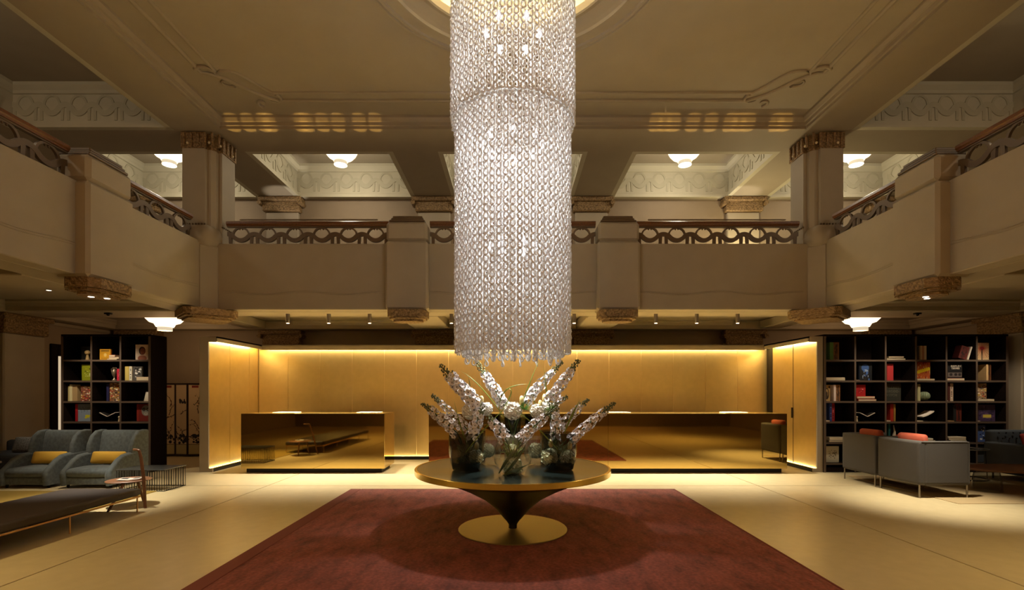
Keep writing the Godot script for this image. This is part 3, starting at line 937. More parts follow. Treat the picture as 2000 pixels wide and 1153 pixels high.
# ---------------------------------------------------------------- brass niche
func build_niche() -> void:
	var b: Material = mats.brushed_brass
	var o := thing("brass_wall", "tall glowing wall of brushed brass panels behind the reception desks", "panelling")
	var top := 2.63
	var xs := [-5.95]
	for k in range(-7, 8): xs.append(k * 0.7535)
	xs.append(5.95)
	for k in xs.size() - 1:
		part("brass_panel", MB.new().bb(xs[k] + 0.003, xs[k + 1] - 0.003, 0.06, top, -11.452, -11.44, 0.003), b, o)
	part("panel_backing", MB.new().bb(-6.1, 6.1, 0, top, -11.56, -11.453), mats.brushed_brass, o)
	for k in range(1, xs.size() - 1):
		part("seam_strip", MB.new().bb(xs[k] - 0.005, xs[k] + 0.005, 0.06, top, -11.445, -11.434, 0.003), mats.seam_glint_brass, o)  # lighter strips stand in for glints along the panel edges
	part("top_fascia", MB.new().bb(-5.86, 5.86, 2.545, 2.66, -11.29, -11.26), mats.taupe_plaster, o)
	part("top_board", MB.new().bb(-6.1, 6.1, 2.63, 2.66, -11.6, -11.26), mats.taupe_plaster, o)
	part("base_board", MB.new().bb(-5.86, 5.86, 0, 0.075, -11.37, -11.34, 0.004), mats.dark_plinth, o)
	part("led_strip", MB.new().bb(-5.84, 5.84, 2.60, 2.62, -11.38, -11.35), mats.led_strip, o)
	part("led_strip", MB.new().bb(-5.84, 5.84, 0.02, 0.035, -11.42, -11.40), mats.led_strip, o)
	area(Vector3(0, 2.59, -11.36), Vector3(0, -1, -0.22), Vector3(1, 0, 0), Vector2(11.6, 0.05), Color(1, 0.92, 0.70), STRIP, o)
	area(Vector3(0, 0.05, -11.40), Vector3(0, 1, -0.12), Vector3(1, 0, 0), Vector2(11.6, 0.03), Color(1, 0.92, 0.70), STRIP * 0.55, o)
	for s in [-1, 1]:
		var sd: String = "left" if s < 0 else "right"
		var w := thing("brass_wall", "brass side wall at the %s end of the reception, in a taupe frame" % sd, "panelling")
		var zs: Array = [-11.44, -11.05, -10.29, -9.56] if s < 0 else [-11.44, -11.2, -10.38, -9.56]
		for k in 3:
			var g := 0.003
			part("door" if s > 0 and k == 1 else "brass_panel", MB.new().bb(s * 5.97, s * 6.03, 0.06, top, zs[k] + g, zs[k + 1] - g, 0.004), mats.dark_cone if s > 0 and k == 0 else b, w)
		part("panel_backing", MB.new().bb(s * 6.03, s * 6.07, 0, top, -11.5, -9.56), mats.rim_brass, w)
		for k in [1, 2]:
			part("seam_strip", MB.new().bb(s * 5.965, s * 5.975, 0.06, top, zs[k] - 0.006, zs[k] + 0.006, 0.002), mats.seam_glint_brass if s < 0 else mats.bronze_metal, w)  # left: light strips for edge glints; right: dark strips for gaps
		if s > 0:
			part("door_pull", MB.new().bb(5.955, 5.975, 1.02, 1.24, -10.43, -10.38), mats.bronze_metal, w)
		part("jamb", MB.new().bb(s * 5.95, s * 6.13, 0, 2.66, -9.56, -9.53, 0.004), mats.taupe_plaster, w)
		part("outer_face", MB.new().bb(s * 6.07, s * 6.13, 0, 2.66, -11.56, -9.56), mats.taupe_plaster, w)
		part("top_fascia", MB.new().bb(s * 5.80, s * 5.83, 2.56, 2.66, -11.26, -9.53), mats.taupe_plaster, w)
		part("top_board", MB.new().bb(s * 5.80, s * 6.13, 2.63, 2.66, -11.26, -9.53), mats.taupe_plaster, w)
		part("base_board", MB.new().bb(s * 5.87, s * 5.9, 0, 0.075, -11.34, -9.55, 0.004), mats.dark_plinth, w)
		part("end_cap", MB.new().bb(s * 5.87, s * 5.96, 0, 0.075, -9.56, -9.53, 0.003), mats.taupe_plaster, w)
		part("end_cap", MB.new().bb(s * 5.80, s * 5.96, 2.55, 2.66, -9.56, -9.528, 0.003), mats.taupe_plaster, w)
		part("led_strip", MB.new().bb(s * 5.86, s * 5.88, 2.60, 2.62, -11.2, -9.6), mats.led_strip, w)
		part("led_strip", MB.new().bb(s * 5.935, s * 5.95, 0.02, 0.035, -11.3, -9.6), mats.led_strip, w)
		area(Vector3(s * 5.88, 2.59, -10.4), Vector3(s * 0.22, -1, 0), Vector3(0, 0, 1), Vector2(1.6, 0.05), Color(1, 0.92, 0.70), STRIP * 0.14, w)
		area(Vector3(s * 5.94, 0.05, -10.4), Vector3(s * 0.12, 1, 0), Vector3(0, 0, 1), Vector2(1.6, 0.03), Color(1, 0.92, 0.70), STRIP * 0.09, w)

const STRIP := 7.0

# ---------------------------------------------------------------- desks, rugs
func desk(x0: float, x1: float, seams: Array, label: String) -> void:
	var o := thing("reception_desk", label, "desk", Vector3((x0 + x1) / 2, 0, -9.45))
	var h := (x1 - x0) / 2
	var e := [-h]
	for q in seams: e.append(q - (x0 + x1) / 2)
	e.append(h)
	for k in e.size() - 1:
		part("front_panel", MB.new().bb(e[k] + 0.001, e[k + 1] - 0.001, 0.082, 1.15, -0.03, 0, 0.002), mats.polished_brass, o)
	for s in [-1, 1]:
		part("side_panel", MB.new().bb(s * h, s * (h - 0.03), 0.082, 1.15, -0.78, -0.031, 0.002), mats.polished_brass, o)
	part("desk_top", MB.new().bb(-h + 0.031, h - 0.031, 1.11, 1.148, -0.78, -0.031), mats.rim_brass, o)
	part("body", MB.new().bb(-h + 0.04, h - 0.04, 0.09, 1.1, -0.5, -0.04), mats.dark_wood, o)
	part("plinth", MB.new().bb(-h + 0.07, h - 0.07, 0, 0.09, -0.7, -0.07, 0.004), mats.dark_plinth, o)

func build_desks() -> void:
	desk(-5.27, -2.49, [], "shorter polished brass reception desk standing left of the flower table")
	desk(-1.63, 5.32, [1.85], "long polished brass reception desk behind and right of the flower table")
	var k := 0
	for x in [-4.5, -2.85, 2.1, 4.4]:
		var lab: String = ["pale flat slab on the left end of the shorter brass desk", "pale flat slab on the right end of the shorter brass desk", "pale flat slab on the long brass desk near the flowers", "pale flat slab near the right end of the long brass desk"][k]
		k += 1
		solo("pale_slab", MB.new().box(Vector3(0, 0.011, 0), Vector3(0.44, 0.022, 0.3), 0.004), M("pale_white", Color(0.9, 0.86, 0.78), 0.8), lab, "paper pad", Vector3(x, 1.149, -9.72))  # pale slabs where the desk tops look pale

func build_rugs() -> void:
	var r := thing("rug", "large rust red crushed pile rug under the round flower table", "rug", Vector3(0, 0, -5.4))
	var pl := MB.new()
	pl.bb(-2.42, 2.56, 0.0, 0.02, -2.36, 2.4, 0.008)
	part("pile", pl, mats.rust_pile, r)
	part("border", MB.new().bb(-2.59, -2.42, 0.0, 0.019, -2.39, 2.4, 0.008), mats.rust_border, r)
	part("border", MB.new().bb(-2.42, 2.59, 0.0, 0.019, -2.39, -2.36, 0.008), mats.rust_border, r)
	part("border", MB.new().bb(2.56, 2.59, 0.0, 0.019, -2.36, 2.4, 0.008), mats.rust_border, r)
	solo("rug", MB.new().box(Vector3(0, 0.005, 0), Vector3(4.3, 0.01, 2.0), 0.003), mats.mustard_pile, "mustard and brown rug between the leather bench and the wing armchairs", "rug", Vector3(-7.75, 0, -6.67))
	solo("rug", MB.new().box(Vector3(0, 0.004, 0), Vector3(3.6, 0.008, 2.3), 0.003), mats.sand_pile, "plain sand coloured rug under the grey club chairs and coffee table", "rug", Vector3(8.02, 0, -7.95))

# ---------------------------------------------------------------- table and chandelier
func build_table() -> void:
	var o := thing("flower_table", "round brass rimmed pedestal table with dark cone standing on the red rug", "table", Vector3(0, 0.02, TZ))
	part("tabletop", MB.new().lathe([Vector2(0, 0.7), Vector2(1.06, 0.7), Vector2(1.062, 0.65), Vector2(0, 0.65)], 96), mats.leather_top, o)
	part("rim_band", MB.new().lathe([Vector2(1.05, 0.644), Vector2(1.082, 0.644), Vector2(1.085, 0.648), Vector2(1.085, 0.699), Vector2(1.082, 0.703), Vector2(1.06, 0.703), Vector2(1.06, 0.70)], 96, Vector3(), false), mats.rim_brass, o)
	part("cone_pedestal", MB.new().lathe([Vector2(0, 0.012), Vector2(0.047, 0.014), Vector2(0.047, 0.055), Vector2(0.07, 0.09), Vector2(0.105, 0.13), Vector2(0.2, 0.245), Vector2(0.33, 0.35), Vector2(0.52, 0.455), Vector2(0.72, 0.545), Vector2(0.92, 0.63), Vector2(0.93, 0.65), Vector2(0, 0.65)], 72), mats.dark_cone, o)
	part("base_disc", MB.new().lathe([Vector2(0, 0), Vector2(0.6, 0), Vector2(0.61, 0.004), Vector2(0.61, 0.01), Vector2(0.606, 0.013), Vector2(0, 0.013)], 72, Vector3(), false), mats.base_brass, o)

func link_strand(n: int, pitch: float, sd: int) -> ArrayMesh:
	var r := RandomNumberGenerator.new()
	r.seed = sd
	var m := MB.new()
	for k in n:
		var tw := r.randf_range(-0.35, 0.35)
		m.x = Transform3D(Basis(Vector3.UP, tw) * Basis(Vector3.RIGHT, r.randf_range(-0.1, 0.1)), Vector3(r.randf_range(-0.003, 0.003), -(k + 0.5) * pitch, 0))
		var path := []
		for q in 9:                     # open horseshoe hook, closed end down
			var a := PI * 0.62 + (TAU - PI * 0.24) * q / 8.0 * 0.92
			path.append(Vector3(cos(a) * 0.0245, sin(a) * 0.036, 0.006 * sin(a * 2)))
		m.tube(path, 0.0105, 5, false, false)
		m.x = m.x * Transform3D(Basis(), Vector3(0, pitch * 0.5, 0))
		m.ball(Vector3(), Vector3(0.014, 0.017, 0.014), 6)
	return m.mesh()

func build_chandelier() -> void:
	var o := thing("chandelier", "tall two-tier cylindrical chandelier of crystal link strands hanging above the flower table", "chandelier", Vector3(0, 0, TZ))
	var pitch := 0.0725
	var gl: Material = mats.crystal_glass
	var ups := []
	var los := []
	for k in 4:
		ups.append(link_strand(34, pitch, 10 + k))
		los.append(link_strand(36, pitch, 20 + k))
	for e in [[0.685, 62, 7.02, ups, 0.0], [0.64, 58, 4.60, los, 0.5], [0.56, 40, 4.56, los, 0.2]]:
		for k in e[1]:
			var a: float = TAU * (k + e[4]) / e[1]
			var s := part("crystal_strand", e[3][k % 4], gl, o, Vector3(e[0] * cos(a), e[2] + rng.randf_range(-0.012, 0.012), e[0] * sin(a)))
			s.rotation.y = PI / 2 - a
	# hanging ends below the lower tier
	var ends := [link_strand(1, pitch, 31), link_strand(2, pitch, 32)]
	for k in 30:
		var a := TAU * (k + 0.35) / 30
		var s := part("crystal_drop", ends[k % 2], gl, o, Vector3(0.52 * cos(a), 2.02, 0.52 * sin(a)))
		s.rotation.y = -a
	# frames and the lamps within
	for e in [[0.655, 4.585], [0.655, 4.545]]:
		var br := MB.new()
		for k in 64: br.ball(Vector3(e[0] * cos(TAU * k / 64), e[1], e[0] * sin(TAU * k / 64)), Vector3(0.027, 0.018, 0.027), 6)
		part("bead_ring", br, gl, o)
	for e in [[0.60, 4.62], [0.68, 7.02]]:
		var ring := []
		for k in 48: ring.append(Vector3(e[0] * cos(TAU * k / 48), e[1], e[0] * sin(TAU * k / 48)))
		part("frame_ring", MB.new().tube(ring, 0.012, 6, true), mats.chrome_wire, o)
	for k in 4:
		var a := TAU * (k + 0.5) / 4
		part("hanging_rod", MB.new().tube([Vector3(0.3 * cos(a), 4.5, 0.3 * sin(a)), Vector3(0.3 * cos(a), 7.5, 0.3 * sin(a))], 0.008, 6), mats.chrome_wire, o)
	for lv in [[4.35, 8, 0.34], [5.6, 6, 0.3], [3.2, 6, 0.25]]:
		for k in lv[1]:
			var a: float = TAU * k / lv[1]
			part("bulb", MB.new().ball(Vector3(), Vector3(0.035, 0.055, 0.035), 10), mats.cool_bulb, o, Vector3(lv[2] * cos(a), lv[0], lv[2] * sin(a)))
	for e in [[4.15, CHAND * 1.3], [3.6, CHAND * 0.35], [5.6, CHAND * 0.6], [2.8, CHAND * 0.3]]:
		omni(Vector3(0, e[0], 0), Color(0.98, 0.98, 1.0), e[1], 0.15, o)
	var dl := MB.new()  # unseen lamp among the strands, placed to light table and flowers
	dl.lathe([Vector2(0, 2.36), Vector2(0.06, 2.36), Vector2(0.06, 2.48), Vector2(0, 2.48)], 20)
	part("unseen_table_light", dl, mats.chrome_wire, o)
	part("unseen_light_rod", MB.new().tube([Vector3(0, 2.48, 0), Vector3(0, 4.6, 0)], 0.006, 6), mats.chrome_wire, o)
	spot(Vector3(0, 2.34, 0), Vector3.DOWN, Color(1.0, 0.97, 0.93), TABLE_LIGHT, 54.0, o, 0.06, 0.6)

const CHAND := 1.0
const TABLE_LIGHT := 3.1
const SPIKES := [
	[Vector3(-0.78, 1.85, -5.20), Vector3(-0.33, 1.34, -5.30), Vector3(-0.48, 0.93, -5.30), 0.075, "tallest left delphinium spike, thick with white florets, leaning left over the left green vase"],
	[Vector3(-0.41, 1.90, -5.60), Vector3(-0.09, 1.39, -5.60), Vector3(-0.01, 1.05, -5.75), 0.060, "white delphinium spike left of centre leaning left from the tall dark vase"],
	[Vector3(-0.89, 1.53, -5.35), Vector3(-0.50, 1.16, -5.30), Vector3(-0.45, 0.90, -5.30), 0.045, "slim greenish delphinium spike, second lowest at the left edge of the bouquet"],
	[Vector3(-0.95, 1.44, -5.10), Vector3(-0.58, 1.12, -5.15), Vector3(-0.49, 0.88, -5.20), 0.055, "lowest delphinium spike pointing far left out of the left green vase"],
	[Vector3(-0.31, 1.41, -5.10), Vector3(-0.44, 1.06, -5.15), Vector3(-0.47, 0.88, -5.20), 0.060, "short shaded delphinium spike upright at the mouth of the left green vase"],
	[Vector3(-0.26, 1.32, -5.00), Vector3(-0.06, 1.06, -4.95), Vector3(-0.01, 0.86, -5.00), 0.060, "white delphinium spike bending down into the clear bowl from the left"],
	[Vector3(0.57, 1.91, -5.60), Vector3(0.13, 1.43, -5.60), Vector3(0.01, 1.05, -5.75), 0.055, "white delphinium spike leaning right from the tall dark vase"],
	[Vector3(0.72, 1.91, -5.30), Vector3(0.40, 1.45, -5.40), Vector3(0.46, 0.98, -5.30), 0.058, "tallest right delphinium spike above the right green vase"],
	[Vector3(0.84, 1.48, -5.40), Vector3(0.50, 1.16, -5.30), Vector3(0.49, 0.93, -5.30), 0.045, "slim delphinium spike leaning right, second lowest on the right of the bouquet"],
	[Vector3(1.07, 1.45, -5.10), Vector3(0.60, 1.04, -5.15), Vector3(0.51, 0.86, -5.20), 0.050, "lowest delphinium spike pointing far right out of the right green vase"],
	[Vector3(0.42, 1.38, -5.00), Vector3(0.06, 1.06, -4.95), Vector3(0.02, 0.86, -5.00), 0.055, "lilac delphinium spike with closed buds bending into the clear bowl from the right"],
	[Vector3(0.46, 1.45, -5.15), Vector3(0.45, 1.04, -5.15), Vector3(0.48, 0.88, -5.20), 0.050, "upright lilac delphinium spike in the middle of the right green vase"],
	[Vector3(0.63, 1.51, -5.60), Vector3(0.43, 1.36, -5.60), Vector3(0.43, 1.07, -5.60), 0.035, "small dark budded delphinium tip behind the right green vase"],
]
const BLOOMS := [
	[Vector3(-0.47, 1.35, -5.35), 0.085, "white pompon bloom behind the tallest left spike"],
	[Vector3(-0.30, 1.37, -5.50), 0.070, "cream white pompon bloom between the left green vase and the tall dark vase"],
	[Vector3(-0.00, 1.35, -5.45), 0.095, "largest white pompon bloom on the mouth of the tall dark vase"],
	[Vector3(0.27, 1.35, -5.50), 0.075, "white pompon bloom right of the tall dark vase"],
	[Vector3(0.38, 1.38, -5.55), 0.070, "white pompon bloom half hidden behind the tallest right spike"],
	[Vector3(-0.39, 0.87, -5.20), 0.075, "white hydrangea head inside the left green vase"],
	[Vector3(-0.54, 0.87, -5.30), 0.050, "small pale hydrangea sprig low in the left green vase"],
	[Vector3(-0.00, 0.81, -5.00), 0.090, "white hydrangea head lying low in the clear bowl"],
	[Vector3(-0.01, 0.96, -5.05), 0.060, "greenish hydrangea head high inside the clear bowl"],
	[Vector3(0.39, 0.87, -5.18), 0.085, "left white hydrangea head inside the right green vase"],
	[Vector3(0.58, 0.85, -5.20), 0.080, "right white hydrangea head inside the right green vase"],
	[Vector3(-0.30, 0.87, -5.75), 0.080, "white hydrangea head in the clear jar behind the left green vase"],
	[Vector3(0.27, 0.87, -5.75), 0.085, "white hydrangea head in the clear jar behind the right green vase"],
]
const TULIPS := [
	[Vector3(0.10, 1.47, -5.50), "cream tulip above the largest white pompon"],
	[Vector3(0.31, 1.42, -5.50), "cream tulip right of the tall dark vase"],
	[Vector3(-0.34, 1.47, -5.30), "small cream tulip at the top of the left pompon blooms"],
	[Vector3(0.36, 1.49, -5.55), "pale yellow tulip bud under the tallest right spike"],
	[Vector3(-0.38, 0.98, -5.15), "cream bud inside the left green vase"],
	[Vector3(0.40, 1.01, -5.12), "cream bud at the left inside of the right green vase"],
	[Vector3(0.60, 0.99, -5.12), "yellow bud at the right inside of the right green vase"],
]
const BLADES := [
	[[Vector3(-0.10, 1.28, -5.50), Vector3(-0.30, 1.57, -5.50), Vector3(-0.44, 1.72, -5.50), Vector3(-0.59, 1.80, -5.50)], 0.013, "arching pale grass blade leaning left between the two tall left spikes"],
	[[Vector3(-0.15, 1.30, -5.50), Vector3(-0.01, 1.53, -5.50), Vector3(0.05, 1.63, -5.50), Vector3(-0.12, 1.59, -5.50)], 0.013, "short folded grass blade above the pompon blooms"],
	[[Vector3(-0.15, 1.32, -5.50), Vector3(-0.17, 1.65, -5.40), Vector3(0.05, 1.64, -5.40), Vector3(0.18, 1.65, -5.40)], 0.013, "nearly level green grass blade across the middle of the bouquet"],
	[[Vector3(0.02, 1.19, -5.60), Vector3(0.14, 1.54, -5.50), Vector3(0.22, 1.74, -5.50), Vector3(0.30, 1.93, -5.50)], 0.013, "long straight grass blade rising under the chandelier"],
	[[Vector3(0.40, 1.37, -5.50), Vector3(0.38, 1.54, -5.50), Vector3(0.37, 1.68, -5.50), Vector3(0.35, 1.85, -5.50)], 0.013, "thin upright grass blade left of the tallest right spike"],
	[[Vector3(-0.45, 0.92, -5.10), Vector3(-0.51, 1.12, -5.05), Vector3(-0.58, 1.30, -5.05), Vector3(-0.61, 1.49, -5.05)], 0.013, "thin pale grass blade upright in the left green vase"],
	[[Vector3(0.54, 1.13, -5.10), Vector3(0.59, 1.27, -5.10), Vector3(0.65, 1.38, -5.10), Vector3(0.71, 1.49, -5.10)], 0.022, "broad pale grass blade leaning right from the right green vase"],
	[[Vector3(0.46, 0.97, -5.00), Vector3(0.30, 1.15, -4.95), Vector3(0.15, 1.31, -4.95), Vector3(-0.02, 1.40, -5.00)], 0.013, "long green grass blade crossing down into the right green vase"],
	[[Vector3(-0.49, 0.93, -5.05), Vector3(-0.35, 1.12, -5.00), Vector3(-0.19, 1.30, -5.00), Vector3(-0.02, 1.45, -5.10)], 0.013, "long green grass blade rising right from the left green vase"],
	[[Vector3(-0.46, 1.33, -5.40), Vector3(-0.45, 1.48, -5.40), Vector3(-0.47, 1.62, -5.40), Vector3(-0.50, 1.78, -5.40)], 0.013, "dark green blade behind the tallest left spike"],
	[[Vector3(-0.14, 0.74, -4.90), Vector3(-0.08, 0.85, -4.84), Vector3(-0.01, 0.98, -4.84), Vector3(0.15, 1.07, -4.90)], 0.030, "broad dark leaf curling inside the clear bowl, left one"],
	[[Vector3(-0.08, 0.74, -4.90), Vector3(-0.01, 0.82, -4.83), Vector3(0.07, 0.92, -4.83), Vector3(0.14, 1.05, -4.90)], 0.030, "broad dark leaf curling inside the clear bowl, middle one"],
	[[Vector3(-0.11, 0.71, -4.92), Vector3(-0.01, 0.76, -4.86), Vector3(0.07, 0.80, -4.86), Vector3(0.16, 0.83, -4.92)], 0.030, "broad dark leaf low inside the clear bowl, right one"],
	[[Vector3(0.45, 1.37, -5.50), Vector3(0.28, 1.34, -5.50), Vector3(0.25, 1.42, -5.50), Vector3(0.21, 1.54, -5.50)], 0.013, "short grass blade behind the right pompon blooms"],
]
